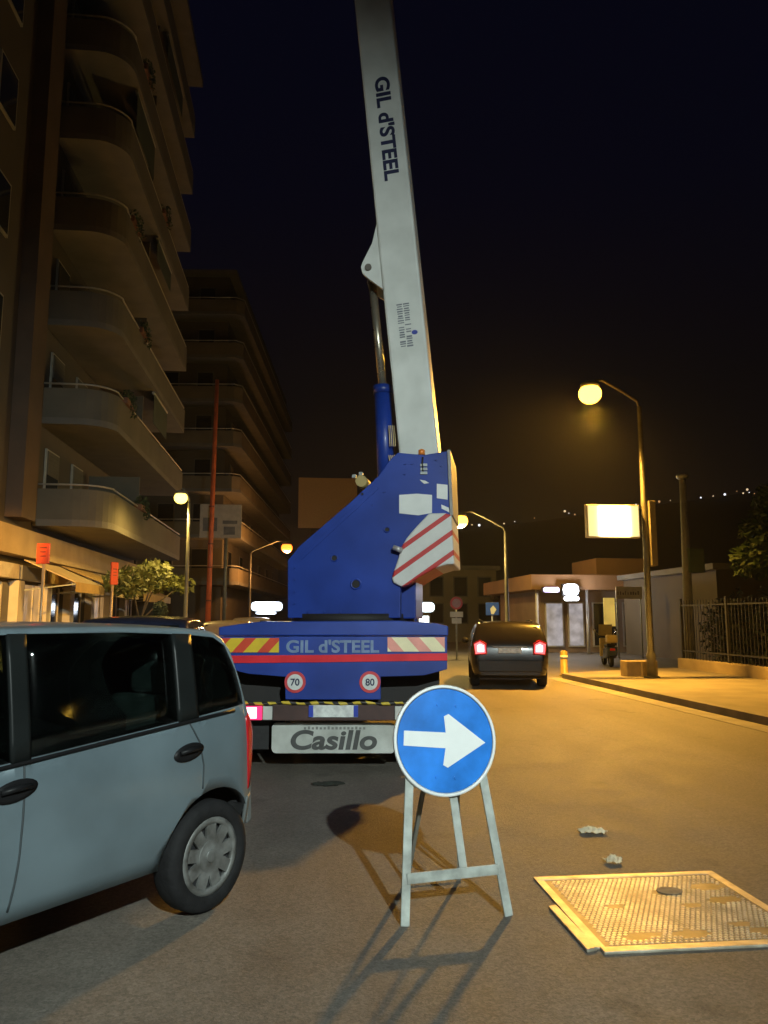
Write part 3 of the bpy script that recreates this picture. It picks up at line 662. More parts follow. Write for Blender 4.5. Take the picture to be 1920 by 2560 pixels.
# hazard tape wound along the bumper
hz = stripes('hazard_tape', (.62, .45, .04), (.02, .018, .015), (1, 0, .8), .115, .42)
u0, v0 = T(588, 1757); u1, _ = T(1078, 1757); c = MB()
c.tube([(u0+(u1-u0)*k/24, -.075, v0+.006*math.sin(k*1.3)) for k in range(25)], [.016+.006*math.sin(k*2.1) for k in range(25)], 8); c.build('hazard_tape', hz, truck)
Tbox(586, 1762, 1080, 1803, -.06, .14).build('bumper', M_BUMP, truck, .01)
def cluster(pa, pb, mirror):
    (u0, v1), (u1, v0) = T(pa, 1764, -.07), T(pb, 1802, -.07); w_ = u1-u0; o = None
    segs = [(0, .17, M_AMBER), (.17, .74, emit('truck_tail_red', (1.0, .02, .12), 2.0, base=(.6, .02, .06))), (.74, 1.0, mat('clear_lens', (.55, .55, .52), .25))]
    c = MB(); c.span((u0, -.075, v0), (u1, -.05, v1)); o = c.build('tail_lamp', M_TDARK, truck)
    for a, b, m_ in segs:
        if mirror: a, b = 1-b, 1-a
        c = MB(); c.span((u0+w_*a+.004, -.095, v0+.008), (u0+w_*b-.004, -.076, v1-.008)); c.build('lens', m_, o, .006)
    a, b = (.28, .60) if not mirror else (.40, .72)
    c = MB(); c.span((u0+w_*a, -.104, v0+.022), (u0+w_*b, -.0955, v1-.018)); c.build('lit_lens', emit('truck_tail_lit', (1.0, .35, .50), 3), o, .01)
cluster(584, 682, False); cluster(986, 1084, True)
o = Tbox(772, 1764, 895, 1794, -.085, -.062).build('number_plate', M_PLATE, truck)
for a, b in ((772, 783), (884, 895)): Tbox(a, 1764.5, b, 1793.5, -.088, -.0855).build('blue_band', M_PBLUE, o)
# broad spray flap with the bodybuilder's name
def rounded(x0, z0, x1, z1, r, n=5):
    out = []
    for cx, cz, a0 in ((x1-r, z1-r, 0), (x0+r, z1-r, 90), (x0+r, z0+r, 180), (x1-r, z0+r, 270)):
        for k in range(n+1): a = R(a0+90*k/n); out.append((cx+r*math.cos(a), cz+r*math.sin(a)))
    return out
(u0, v1), (u1, v0) = T(680, 1808, .1), T(988, 1884, .1)
M_FLAP = mat('flap_white', (.52, .54, .51), .6, var=.14, scale=4, bump=.1, bscale=8, dirt=(.36, .37, .34))
c = MB(); c.prism(rounded(u0, v0, u1, v1, .05), .10, .118); flap = c.build('spray_flap', M_FLAP, truck)
fw_ = u1-u0
text_on(flap, 'lettering', 'Casillo', .3, ((u0+u1)/2+.005, .096, v0+(v1-v0)*.44), (R(90), 0, 0), mat('flap_lettering', (.07, .072, .07), .6, var=.3, scale=9), fit=(fw_*.70, (v1-v0)*.66), depth=.003, offset=.009, shear=.15)
c = MB(); rr_ = random.Random(8)
for k in range(16):
    x_ = u0+fw_*.26+k*fw_*.032; c.span((x_, .094, v1-.068), (x_+fw_*.018, .098, v1-.068+rr_.uniform(.022, .032)))
c.build('small_print', mat('flap_small_print', (.20, .20, .19), .6), flap)
for s in (-1, 1):
    c = MB(); c.span((s*(fw_/2+.02), .11, .22), (s*1.18, .125, .66)); c.build('mud_flap', M_BLACK, truck)
# chassis, axles, cab
c = MB(); c.span((-1.16, .36, .62), (1.16, .40, 1.12)); c.build('dark_blanking_panel', M_TDARK, truck)  # dark panel added to shut out the lit road seen under the deck
c = MB(); c.span((-.42, .3, .72), (.42, 8.6, 1.12)); c.build('chassis', M_TDARK, truck)
c = MB(); c.span((-1.20, .32, 1.14), (1.20, 2.86, 1.34)); c.build('deck_frame', M_TDARK, truck)
for y in (1.25, 2.55, 7.2):
    c = MB(); c.tube([(-1.0, y, .5), (1.0, y, .5)], .09, 10); c.build('axle', M_TDARK, truck)
    for s in (-1, 1): wheel(truck, s*.98, y, .5, .5, .42, s, 8)
for o_ in [o_ for o_ in truck.children if o_.name.startswith('wheel')]: o_.rotation_euler = (0, 0, R(-90))
c = MB(); c.prism([(6.15, .75), (8.75, .55), (8.78, 1.5), (8.55, 2.72), (8.3, 2.82), (6.25, 2.82), (6.15, 2.7)], -1.18, 1.18, 'yz'); cab = c.build('cab', M_BLUE, truck, .06)
c = MB(); c.prism([(8.79, 1.55), (8.57, 2.62), (8.60, 2.62), (8.82, 1.55)], -1.05, 1.05, 'yz'); c.build('windscreen', MATS['dark_glass'], cab)
for s in (-1, 1):
    c = MB(); c.span((s*1.182, 7.1, 1.6), (s*1.19, 8.3, 2.5)); c.build('side_window', MATS['dark_glass'], cab)
c = MB(); c.span((-1.2, 3.0, 1.15), (1.2, 6.1, 1.30)); c.build('cargo_bed', M_TDARK, truck, .01)

# ---- slewing superstructure, turned a little on its ring
SL = R(-9.0); OC = OT + rH*.16 + fH*1.75; a_ = -YAW+SL
fC = Vector((-math.sin(a_), math.cos(a_), 0)); rC = Vector((math.cos(a_), math.sin(a_), 0))
CL = (.16, 1.75, 0)
def Cc(px, py, yl): p = onplane(px, py, OC+fC*yl, fC)-OC; return (p.dot(rC), p.z)
def Cp(pts, yl): return [Cc(a, b, yl) for a, b in pts]
def cbuild(m_, name, material, parent=truck, bevel=0.0, **k):
    o = m_.build(name, material, parent, bevel, **k)
    if parent is truck: o.location = CL; o.rotation_euler = (0, 0, SL)
    return o
NP = -.56
out = Cp([(719, 1546), (719, 1402), (748, 1366), (880, 1252), (947, 1189), (975, 1150), (994, 1132), (1060, 1138), (1118, 1128), (1124, 1290), (1040, 1330), (1002, 1440), (1000, 1546)], NP)
c = MB(); c.prism(out, NP, NP+.13); c.prism([(x, z) for x, z in out], -NP-.13, -NP)
low = Cp([(724, 1544), (724, 1410), (760, 1372), (870, 1285), (960, 1250), (1000, 1330), (996, 1544)], NP)
c.prism(low, NP+.13, -NP-.13); turret = cbuild(c, 'turret', M_BLUE, bevel=.010)
c = MB(); c.disc((0, 0, T(833, 1555)[1]+.03), .78, .12, 'z', 40); ring = cbuild(c, 'slewing_ring', M_TDARK)
c = MB(); (ux, uz), (vx, vz) = Cc(1000, 1440, NP+.2), Cc(1040, 1548, NP+.2); c.span((ux-.05, NP+.2, vz), (vx, .45, uz+.3)); cbuild(c, 'hydraulic_tank', M_BLUE, bevel=.02)
for px, py, rr_ in ((836, 1396, .042), (890, 1461, .062), (968, 1325, .034), (906, 1236, .02)):
    u, v = Cc(px, py, NP); c = MB(); c.lathe([(rr_*.80, NP-.002), (rr_*1.15, NP-.002), (rr_*1.15, NP-.012), (rr_*.80, NP-.012)], (u, 0, v), n=24); cbuild(c, 'pin_collar', M_BLUE, turret)
    c = MB(); c.disc((u, NP-.003, v), rr_*.8, .006, 'y', 20); cbuild(c, 'pin_hole', M_TDARK, turret)
for pts in ([(998, 1238), (1042, 1235), (1080, 1238), (1080, 1283), (1046, 1289), (998, 1284)], [(1092, 1210), (1119, 1213), (1119, 1250), (1092, 1246)], [(1049, 1200), (1062, 1202), (1073, 1208), (1060, 1210)], [(1103, 1262), (1122, 1270), (1124, 1282), (1104, 1272)]):
    c = MB(); c.prism(Cp(pts, NP-.008), NP-.008, NP); cbuild(c, 'placard', M_WHITE, turret)
for y_ in (1160, 1170, 1180):
    (u, v), (u2, v2) = Cc(1051, y_, NP-.02), Cc(1068, y_+6, NP-.02); c = MB(); c.span((u, NP-.02, v2), (u2, NP, v)); cbuild(c, 'hose_clip', M_GALV, turret)
u, v = Cc(1055, 1134, NP+.1); c = MB(); c.tube([(u, NP+.07, v-.03), (u, NP+.07, v+.03), (u, NP+.07, v+.045)], [.045, .042, .02], 14); cbuild(c, 'beacon', M_AMBER)
c = MB(); u, v = Cc(1057, 1150, NP); c.tube([(u, NP-.01, v+.03), (u-.005, NP-.012, v-.05), (u+.002, NP-.01, v-.15)], .012, 8); cbuild(c, 'beacon_cable', M_TDARK, turret)
# wide edge plates on the right-hand face of the cheeks
c = MB(); pr = Cp([(1118, 1126), (1125, 1290), (1133, 1290), (1126, 1126)], NP); c.prism(pr, NP-.02, -NP); cbuild(c, 'edge_plate', mat('edge_steel', (.26, .25, .24), .5, .2, var=.2), bevel=.004)
# counterweight with painted stripes
cw = Cp([(1072, 1284), (1112, 1283), (1129, 1288), (1132, 1350), (1136, 1412), (1118, 1412), (1088, 1421), (1060, 1437), (1036, 1452), (1018, 1464), (1004, 1468), (984, 1458), (979, 1448), (984, 1430), (996, 1395), (1003, 1368), (1016, 1346), (1036, 1322)], NP-.06)
cx_ = sum(p[0] for p in cw)/len(cw); cz_ = sum(p[1] for p in cw)/len(cw)
q0, q1 = Cc(1005, 1372, NP), Cc(1120, 1290, NP); sd = Vector((q1[0]-q0[0], 0, q1[1]-q0[1])).normalized(); nrm = Vector((-sd.z, 0, sd.x))
ph = -(nrm.dot(Vector((q0[0], 0, q0[1]))))/.205
M_CW = stripes('counterweight_paint', (.66, .65, .62), (.52, .035, .035), nrm, .205, .27, ph+.135, wear=.08)
c = MB(); c.prism(cw, NP-.06, -NP+.06); cbuild(c, 'counterweight', M_CW, bevel=.02)
u, v = Cc(995, 1375, NP-.1); c = MB(); c.tube([(u-.06, NP-.09, v+.03), (u+.05, NP-.09, v-.01)], .032, 12); cbuild(c, 'work_lamp', mat('work_lamp', (.45, .42, .42), .3, .3))
# boom
BP = -.30
L0, L1, R0, R1 = (Vector(Cc(*p, BP)) for p in ((880, 0), (1001, 1112), (981, 0), (1088, 1112)))
ax = (((L0+R0)/2)-((L1+R1)/2)); blen = ax.length; ax = ax/blen; pn = Vector((ax.y, -ax.x)); cen = (L1+R1)/2; hw = ((R1-L1).dot(pn)+(R0-L0).dot(pn))/4
def Bx(a, b): q = cen + ax*a + pn*b; return (q.x, q.y)          # along, across (positive to the right)
M_BOOM = mat('boom_white', (.68, .69, .66), .45, var=.04, scale=2.4, bump=.012, bscale=10, dirt=(.55, .56, .53))
c = MB(); c.prism([Bx(-.75, -hw), Bx(-.75, hw), Bx(blen*1.25, hw), Bx(blen*1.25, -hw)], BP, -BP); boom = cbuild(c, 'boom', M_BOOM, bevel=.03)
c = MB(); c.prism([Bx(blen*1.25, -hw*.8), Bx(blen*1.25, hw*.8), Bx(blen*1.9, hw*.8), Bx(blen*1.9, -hw*.8)], BP*.8, -BP*.8); cbuild(c, 'boom_extension', M_BOOM, bevel=.02)
lug = Cp([(941, 560), (930, 608), (906, 656), (902, 668), (906, 684), (922, 698), (966, 730), (990, 730), (980, 560)], BP+.04)
c = MB(); c.prism(lug, BP+.04, BP+.10); c.prism(lug, -BP-.10, -BP-.04); cbuild(c, 'cylinder_lug', M_BOOM, bevel=.006)
lx, lz = Cc(921, 670, BP+.04); c = MB(); c.disc((lx, 0, lz), .045, .58, 'y', 20); cbuild(c, 'lug_pin', mat('pin_steel', (.16, .14, .12), .5, .5))
ra = math.atan2(-ax.y, -ax.x)
rotm = Matrix.Rotation(R(90), 4, 'X') @ Matrix.Rotation(ra, 4, 'Z')
def boom_text(txt, pa, pb, height, across, m_, **kw):
    A = Vector(Cc(*pa, BP)); B = Vector(Cc(*pb, BP)); L_ = (B-A).length
    a0 = (A-cen).dot(ax); b0 = (B-cen).dot(ax); q = Bx((a0+b0)/2, across)
    return text_on(boom, 'lettering', txt, .3, (q[0], BP-.003, q[1]), rotm.to_euler(), m_, fit=(L_, height), depth=.002, **kw)
boom_text("GIL d'STEEL", (945, 195), (975, 452), .215, hw*.10, M_NAVY, offset=.010)
# small faded two-line print lower on the boom and its blue emblem dot
c = MB(); rr_ = random.Random(12); A0 = (Vector(Cc(1005, 760, BP))-cen).dot(ax); A1 = (Vector(Cc(1010, 866, BP))-cen).dot(ax)
for row in (-.055, .035):
    a = A0
    while a > A1:
        w_ = rr_.uniform(.012, .022); h_ = rr_.uniform(.03, .042)
        if rr_.random() < .85: c.prism([Bx(a, row-h_), Bx(a-w_, row-h_), Bx(a-w_, row+h_), Bx(a, row+h_)], BP-.003, BP)
        a -= .032
cbuild(c, 'small_print', mat('faded_boom_print', (.16, .17, .20), .6), boom)
q = Bx((Vector(Cc(1032, 832, BP))-cen).dot(ax), .11); c = MB(); c.disc((q[0], BP-.002, q[1]), .04, .004, 'y', 16, .03); cbuild(c, 'emblem_dot', mat('emblem_blue', (.03, .05, .30), .5), boom)
# luffing cylinder
b0 = Cc(957, 968, 0); b1 = Cc(966, 1230, 0)
c = MB(); c.tube([(b0[0], 0, b0[1]-.02), (lx, 0, lz)], .055, 14); cbuild(c, 'cylinder_rod', mat('rod_steel', (.42, .38, .30), .28, .8, var=.1))
c = MB(); c.tube([(b1[0], 0, b1[1]), (b0[0], 0, b0[1])], .115, 20); c.tube([(b0[0], 0, b0[1]-.10), (b0[0], 0, b0[1]+.01)], .128, 20); barrel = cbuild(c, 'cylinder_barrel', M_BLUE)
for (ya, yb) in ((1064, 1116), (1138, 1158)):
    for k in range(4):
        (u, v), (u2, v2) = Cc(972+k*4.6, ya, -.16), Cc(975+k*4.6, yb, -.16); c = MB(); c.bar((u, -.15, v), (u2, -.15, v2), .010, .010); cbuild(c, 'ladder_bar', mat('ladder_yellow', (.55, .42, .22), .5), barrel)
# winch drum and sheave block left of the barrel foot
u, v = Cc(905, 1205, -.1); c = MB(); c.disc((u, .0, v), .075, .34, 'y', 24); cbuild(c, 'winch_drum', mat('winch_yellow', (.40, .30, .12), .6, .2))
for dx, dz in ((-.10, .07), (-.01, .10)):
    c = MB(); c.box((u+dx, -.12, v+dz), (.055, .05, .045)); cbuild(c, 'valve_block', M_GALV, bevel=.004)

for px, py in ((735, 1420), (735, 1450), (735, 1480), (735, 1510), (770, 1530), (810, 1530), (850, 1530), (930, 1530), (965, 1530), (1012, 1160), (1030, 1160), (1090, 1150), (1104, 1165), (1012, 1185), (960, 1230), (930, 1262)):
    u, v = Cc(px, py, NP); c = MB(); c.disc((u, NP-.008, v), .016, .016, 'y', 6); cbuild(c, 'bolt', M_BLUE, turret)
c = MB(); c.prism(Cp([(745, 1395), (940, 1215), (947, 1222), (752, 1402)], NP-.01), NP-.01, NP); cbuild(c, 'weld_rib', M_BLUE, turret, .003)

# ================================================================== LEFT: APARTMENT BLOCK WITH BALCONIES
M_WALL = mat('ochre_render', (.092, .076, .058), .85, var=.18, scale=.7, bump=.15, bscale=12)
M_PARA = mat('parapet_render', (.135, .12, .09), .85, var=.2, scale=.8, bump=.15, bscale=12)
M_SLAB = mat('slab_concrete', (.17, .155, .13), .85, var=.15, scale=1.5)
M_SHUT = mat('roller_shutter', (.12, .11, .09), .7, var=.2, scale=3)
M_RAIL = mat('rail_paint', (.40, .38, .32), .5, .2)
M_WIN = mat('night_pane', (.015, .017, .02), .08)
FX, BX, BY0, BY1, NF, FH, G0 = -8.0, -5.85, 23.5, 37.3, 8, 3.1, 4.5
apt = thing('apartment_block', 'tall apartment block with long round-cornered balconies above shops', 'building', (FX, 8.0, 0))
def wl(x, y, z): return (x-FX, y-8.0, z)
c = MB(); c.span(wl(-20, 4, 0), wl(FX, 37.6, G0+NF*FH)); c.build('wall', M_WALL, apt)
c = MB(); c.span(wl(-20.3, 3.7, G0+NF*FH+.003), wl(BX+.25, 37.9, G0+NF*FH+.35)); c.build('roof', M_SLAB, apt)
c = MB(); c.span(wl(FX+.01, 21.4, G0-.2), wl(FX+.45, 22.5, G0+NF*FH-.004)); c.build('pilaster', mat('red_brown_render', (.10, .066, .045), .85, var=.2, scale=1.2), apt)
def balcony_path(y0, y1, r=1.0, n=7):
    p = [(FX+.02, y0)]
    for k in range(n+1):
        a = R(-90+90*k/n); p.append((BX-r+r*math.cos(a), y0+r+r*math.sin(a)))
    p += [(BX, y1), (FX+.02, y1)]; return p
pth = balcony_path(BY0, BY1)
def ribbon(path, z0, z1, th):
    """upright wall of thickness th that follows a plan path"""
    b = MB(); n = len(path); vs = []
    for i, (x, y) in enumerate(path):
        a, q = path[max(0, i-1)], path[min(n-1, i+1)]; d = Vector((q[0]-a[0], q[1]-a[1])).normalized(); nn = Vector((d.y, -d.x))
        for o_ in (0, -th):
            for z in (z0, z1): vs.append(wl(x+nn.x*o_, y+nn.y*o_, z))
    fs = []
    for i in range(n-1):
        a, q = 4*i, 4*(i+1); fs += [(a, q, q+1, a+1), (a+2, a+3, q+3, q+2), (a+1, q+1, q+3, a+3), (a, a+2, q+2, q)]
    fs += [(0, 1, 3, 2), (4*n-4, 4*n-2, 4*n-1, 4*n-3)]; b.add(vs, fs); return b
rg = random.Random(21)
for k in range(NF):
    z = G0 + k*FH
    c = MB(); c.prism([wl(x, y, 0)[:2] for x, y in pth], z-.20, z, 'xy'); sl = c.build('balcony_slab', M_SLAB, apt)
    ribbon(pth, z+.002, z+.92, .10).build('parapet', M_PARA, sl)
    c = MB(); c.tube([wl(x-.05 if x == BX else x, y, z+1.05) for x, y in pth], .03, 6); c.build('handrail', M_RAIL, sl)
    for j, yy in enumerate((24.9, 27.6, 30.4, 33.2, 35.8)):
        h = 2.25 if j % 2 == 0 else 1.5; zb = z+.05 if j % 2 == 0 else z+.85
        c = MB(); c.span(wl(FX+.01, yy-.62, zb), wl(FX+.07, yy+.62, zb+h)); o = c.build('window', M_RAIL, apt)
        cl = rg.choice((0, .35, .7, 1.0)); top_ = zb+h-.06
        c = MB(); c.span(wl(FX+.04, yy-.55, zb+.06), wl(FX+.085, yy+.55, top_-(h-.12)*cl*.98-.005)) if cl < 1 else c.span(wl(FX+.04, yy-.55, zb+.06), wl(FX+.085, yy+.55, zb+.10))
        c.build('pane', M_WIN, o)
        if cl > 0:
            c = MB(); n_ = max(2, int((h-.12)*cl/.12))
            for i in range(n_): c.span(wl(FX+.06, yy-.55, top_-(h-.12)*cl*(i+1)/n_+.006), wl(FX+.10, yy+.55, top_-(h-.12)*cl*i/n_))
            c.build('shutter', M_SHUT, o)
    # dividing screens between flats
    c = MB(); c.span(wl(FX+.08, 29.0, z+.005), wl(BX-.25, 29.08, z+2.3)); c.build('screen_wall', M_PARA, sl)
    for yy in (12.5, 16.5, 19.6):
        c = MB(); c.span(wl(FX+.01, yy-.6, z+.9), wl(FX+.07, yy+.6, z+2.4)); o = c.build('window', M_RAIL, apt)
        c = MB(); c.span(wl(FX+.05, yy-.53, z+.97), wl(FX+.085, yy+.53, z+2.33)); c.build('pane', M_WIN, o)
# things kept on the balconies
def box_thing(name, label, cat, a, b, m_, bevel=.01, group=None):
    a, b = Vector(a), Vector(b); q = (a+b)/2; bs = Vector((q.x, q.y, min(a.z, b.z))); m2 = MB(); m2.span(a-bs, b-bs)
    o = m2.build(name, m_, None, bevel, loc=bs); return tag(o, label, cat, group)
def ac_unit(label, x, y, z):
    t = thing('air_conditioner', label, 'air conditioner', (x, y, z), 0, 'air conditioners on the balconies')
    c = MB(); c.span((-.17, -.40, 0), (.17, .40, .56)); c.build('casing', M_WHITE, t, .01)
    c = MB(); c.lathe([(.20, .172), (.23, .172), (.23, .185), (.20, .185)], (0, .08-.0, .28), 'x', 24); c.disc((.174, .08, .28), .19, .006, 'x', 20); c.build('fan_grille', M_DARK, t)
ac_unit('air conditioner box on a balcony wall of the second floor', FX+.32, 26.3, G0+FH+.0)
ac_unit('air conditioner box on a balcony wall of the third floor', FX+.32, 31.8, G0+2*FH+.0)
ORD = ('first', 'second', 'third', 'fourth', 'fifth', 'sixth', 'seventh', 'eighth')
for k, yy in ((0, 28.4), (1, 25.6), (2, 27.4), (3, 25.4), (4, 30.5), (5, 26.2)):
    zz = G0+k*FH+.93; t = thing('balcony_planter', 'planter of trailing leaves on the parapet of the %s balcony' % ORD[k], 'planter', (BX-.05, yy, zz), 0, 'planters on the balcony parapets')
    c = MB(); c.span((-.12, -.55, 0), (.14, .55, .20)); c.build('trough', mat('terracotta', (.22, .10, .06), .8), t, .01)
    b_ = MB(); rgp = random.Random(40+k); leaf_mass(b_, (.05, 0, .30), (.25, .62, .28), 160, .07, rgp); leaf_mass(b_, (.2, .1, -.05), (.12, .5, .3), 70, .06, rgp); b_.build('leaves', mat('planter_leaves', (.03, .05, .02), .7, var=.4), t, kind='stuff')
for k, ya, yb, hh in ((1, 30.2, 33.2, 1.2), (3, 29.6, 32.8, .9), (4, 25.2, 28.4, 1.4), (6, 30.0, 34.0, 1.1)):
    zz = G0+(k+1)*FH-.24; t = thing('balcony_blind', 'half-lowered fabric blind hung over the %s balcony' % ORD[k], 'blind', (BX-.12, ya, zz), 0, 'blinds over the balconies')
    c = MB(); c.tube([(0, 0, -.06), (0, yb-ya, -.06)], .06, 10); c.build('roller', M_RAIL, t)
    c = MB(); c.span((.02, .05, -.06-hh), (.035, yb-ya-.05, -.06)); c.build('fabric', mat('blind_green', (.06, .075, .055), .85, var=.2, scale=2), t)
# shop floor of the block: tan fascia, sign boards, piers and glazing
M_FASC = mat('fascia_tan', (.44, .33, .20), .8, var=.15, scale=1.2)
c = MB(); c.span(wl(FX+.005, 9, 3.28), wl(FX+.42, 37.4, 4.02)); c.build('fascia', M_FASC, apt)
M_PIER = mat('pier_white', (.52, .48, .42), .7, var=.12, scale=2)
M_SHOP = emit('shop_interior', (1.0, .55, .20), .35, .6, 1.2, (.10, .08, .06))
bays = [10.5, 13.6, 16.7, 19.6, 22.2, 24.6, 27.0, 29.6, 32.3, 35.0, 37.2]
for i, (ya, yb) in enumerate(zip(bays, bays[1:])):
    c = MB(); c.span(wl(FX+.003, ya-.22, .13), wl(FX+.30, ya+.22, 2.62)); c.build('pier', M_PIER, apt, .01)
    c = MB(); c.span(wl(FX+.004, ya+.24, .6), wl(FX+.06, yb-.24, 2.55)); o = c.build('shop_window', (M_WIN, M_SHOP)[i % 3 == 1], apt)
    for q in (.33, .66):
        c = MB(); yy = ya+(yb-ya)*q; c.span(wl(FX+.062, yy-.035, .6), wl(FX+.10, yy+.035, 2.55)); c.build('mullion', M_PIER, o)
    c = MB(); c.span(wl(FX+.004, ya+.24, .13), wl(FX+.12, yb-.24, .598)); c.build('stall_riser', M_PIER, apt)
    c = MB(); c.span(wl(FX+.006, ya+.10, 2.66), wl(FX+.26, yb-.10, 3.06)); c.build('sign_board', (mat('board_pale', (.58, .52, .46), .5), mat('board_ochre', (.50, .34, .14), .5), mat('board_grey', (.20, .20, .20), .5))[(i*2) % 3], apt, .01)
M_AWN = [mat('awning_cream', (.50, .40, .26), .85, var=.12, scale=4), mat('awning_ochre', (.45, .30, .12), .85, var=.12, scale=4)]
for i, (ya, yb, zt, zb, outx) in enumerate(((21.9, 24.9, 3.16, 2.55, 1.4), (25.2, 28.6, 3.20, 2.50, 1.7), (29.0, 33.2, 3.20, 2.45, 1.8), (33.5, 36.6, 3.20, 2.5, 1.5))):
    t = thing('shop_awning', ('cream awning over the first lit shop of the apartment block', 'ochre awning beside the cream one on the apartment block', 'longest cream awning under the balconies', 'last ochre awning at the far end of the apartment block')[i], 'awning', (FX+.42, ya, 0))
    L_ = yb-ya; c = MB(); c.prism([(.003, zt), (outx, zb), (outx, zb+.03), (.003, zt+.03)], 0, L_, 'xz'); c.build('cover', M_AWN[i % 2], t)
    c = MB(); c.span((outx+.003, 0, zb-.24), (outx+.013, L_, zb+.03)); c.build('valance', M_AWN[(i+1) % 2], t)
    for y_ in (.1, L_-.1):
        c = MB(); c.bar((.02, y_, 2.35), (outx-.03, y_, zb-.02), .03, .03); c.build('arm', M_GALV, t)

# ---- second block, at the bend
p2 = onplane(590, 1545, (0, 51.5, 0), (0, 1, 0))
blk = thing('apartment_block', 'lower ochre apartment block at the bend with banded balconies', 'building', (p2.x, 51.5, 0), -R(4.84))
N2, W2, L2 = 7, 14.0, 34.0
c = MB(); c.span((-W2, 1.4, 0), (-1.3, L2, 4.0+N2*FH)); c.build('wall', M_WALL, blk)
c = MB(); c.span((-W2-.3, .8, 4.0+N2*FH+.003), (-.7, L2+.3, 4.3+N2*FH)); c.build('roof', M_SLAB, blk)
for k in range(N2):
    z = 4.0 + k*FH
    c = MB(); c.prism([(-W2, 0), (-.5, 0), (0, .5), (0, L2), (-1.3, L2), (-1.3, 1.4), (-W2, 1.4)], z-.22, z, 'xy'); sl = c.build('balcony_slab', M_SLAB, blk)
    c = MB(); c.prism([(-W2, .03), (-.52, .03), (-.03, .52), (-.03, L2), (-.11, L2), (-.11, .56), (-.56, .11), (-W2, .11)], z+.002, z+.86, 'xy'); c.build('parapet', mat('parapet_ochre', (.17, .135, .085), .85, var=.18, scale=.8), sl)
    c = MB(); c.tube([(-W2, .06, z+1.02), (-.54, .06, z+1.02), (-.06, .54, z+1.02), (-.06, L2, z+1.02)], .035, 6); c.build('handrail', M_RAIL, sl)
    for x_ in (-2.8, -5.2, -7.6, -10.0):
        c = MB(); c.span((x_-.6, 1.33, z+.05), (x_+.6, 1.397, z+2.3)); o = c.build('window', M_SHUT, blk)
        c = MB(); c.span((x_-.52, 1.32, z+.12), (x_+.52, 1.3295, z+2.22)); c.build('pane', M_WIN, o)
    for y_ in range(4, 34, 5):
        c = MB(); c.span((-1.297, y_-.7, z+.05), (-1.24, y_+.7, z+2.3)); o = c.build('window', M_SHUT, blk)
        c = MB(); c.span((-1.239, y_-.6, z+.12), (-1.232, y_+.6, z+2.22)); c.build('pane', M_WIN, o)

# ================================================================== LEFT PAVEMENT THINGS
M_ORANGE = mat('orange_post_paint', (.62, .12, .04), .5, var=.18, scale=3, dirt=(.42, .09, .03))
po = onX(521, 1500, -3.95); pt = onY(543, 950, po.y)
t = thing('orange_post', 'tall orange-red steel post on the left pavement', 'post', (po.x, po.y, .13))
c = MB(); c.tube([(0, 0, 0), (.02, 0, 4), (pt.x-po.x, 0, pt.z-.13)], [.115, .105, .085], 16); c.build('shaft', M_ORANGE, t)
for z_ in (2.2, 3.6, 4.6, 6.2):
    c = MB(); c.lathe([(.112, z_-.03), (.124, z_-.03), (.124, z_+.03), (.112, z_+.03)], (.01, 0, 0), 'z', 16); c.build('band', mat('band_dark', (.2, .05, .03), .6), t)
c = MB(); c.disc((0, 0, .015), .22, .03, 'z', 20); c.build('base_plate', M_DARK, t)
def board(name, label, px0, py0, px1, py1, Y, face, pole_px=None, zb=.13, marks=None, thick=.12):
    a, b = onY(px0, py1, Y), onY(px1, py0, Y); mx_ = (a.x+b.x)/2; px_ = mx_ if pole_px is None else onY(pole_px, 1500, Y).x
    t = thing(name, label, 'billboard', (px_, Y, zb))
    c = MB(); c.span((a.x-px_, -thick/2, a.z-zb), (b.x-px_, thick/2, b.z-zb)); o = c.build('panel', face, t, .02)
    c = MB(); c.tube([(0, thick/2+.10, 0), (0, thick/2+.10, b.z-zb-.1)], .08, 10); c.build('pole', M_POLE, t)
    for z_ in (.3, .7):
        c = MB(); c.span((-.12, thick/2, a.z-zb+(b.z-a.z)*z_-.04), (.12, thick/2+.12, a.z-zb+(b.z-a.z)*z_+.04)); c.build('bracket', M_DARK, t)
    if marks:
        w_, h_ = b.x-a.x, b.z-a.z
        for (u0, v0, u1, v1) in marks:
            c = MB(); c.span((a.x-px_+w_*u0, -thick/2-.004, a.z-zb+h_*v0), (a.x-px_+w_*u1, -thick/2-.001, a.z-zb+h_*v1)); c.build('print_block', mat('board_print', (.10, .085, .085), .6, var=.3), o)
    return t
board('billboard', 'grey advertising board with dark printed blocks behind the orange post', 498, 1262, 605, 1345, po.y+1.6, mat('board_face_grey', (.30, .25, .22), .7, var=.12), 560, marks=((.55, .42, .90, .52), (.58, .10, .85, .34), (.08, .2, .42, .6)))
board('billboard', 'blank tan billboard high beyond the crane turret', 745, 1197, 893, 1320, 78, mat('board_face_tan', (.62, .48, .32), .8, var=.05), 775, 0, thick=.3)
def stop_sign(label, px, py0, py1, X, w_, m_, yaw=0.0):
    a = onX(px, py1, X); b = onX(px, py0, X); t = thing('bus_stop_sign', label, 'street sign', (X, a.y, .13), yaw)
    c = MB(); c.tube([(0, 0, 0), (0, 0, b.z-.13)], .032, 10); c.build('pole', mat('stop_pole', (.55, .40, .24), .45, .3), t)
    c = MB(); c.box((0, -.045, (a.z+b.z)/2-.13), (w_, .04, b.z-a.z)); o = c.build('panel', m_, t, .012)
    zc_ = (a.z+b.z)/2-.13
    for dz, ww, hh in ((.10, .30, .03), (.02, .22, .025), (-.06, .26, .02)):
        c = MB(); c.span((-w_*ww, -.070, zc_+dz), (w_*ww, -.067, zc_+dz+hh)); c.build('print_line', mat('sign_print', (.25, .05, .03), .5), o)
    return t
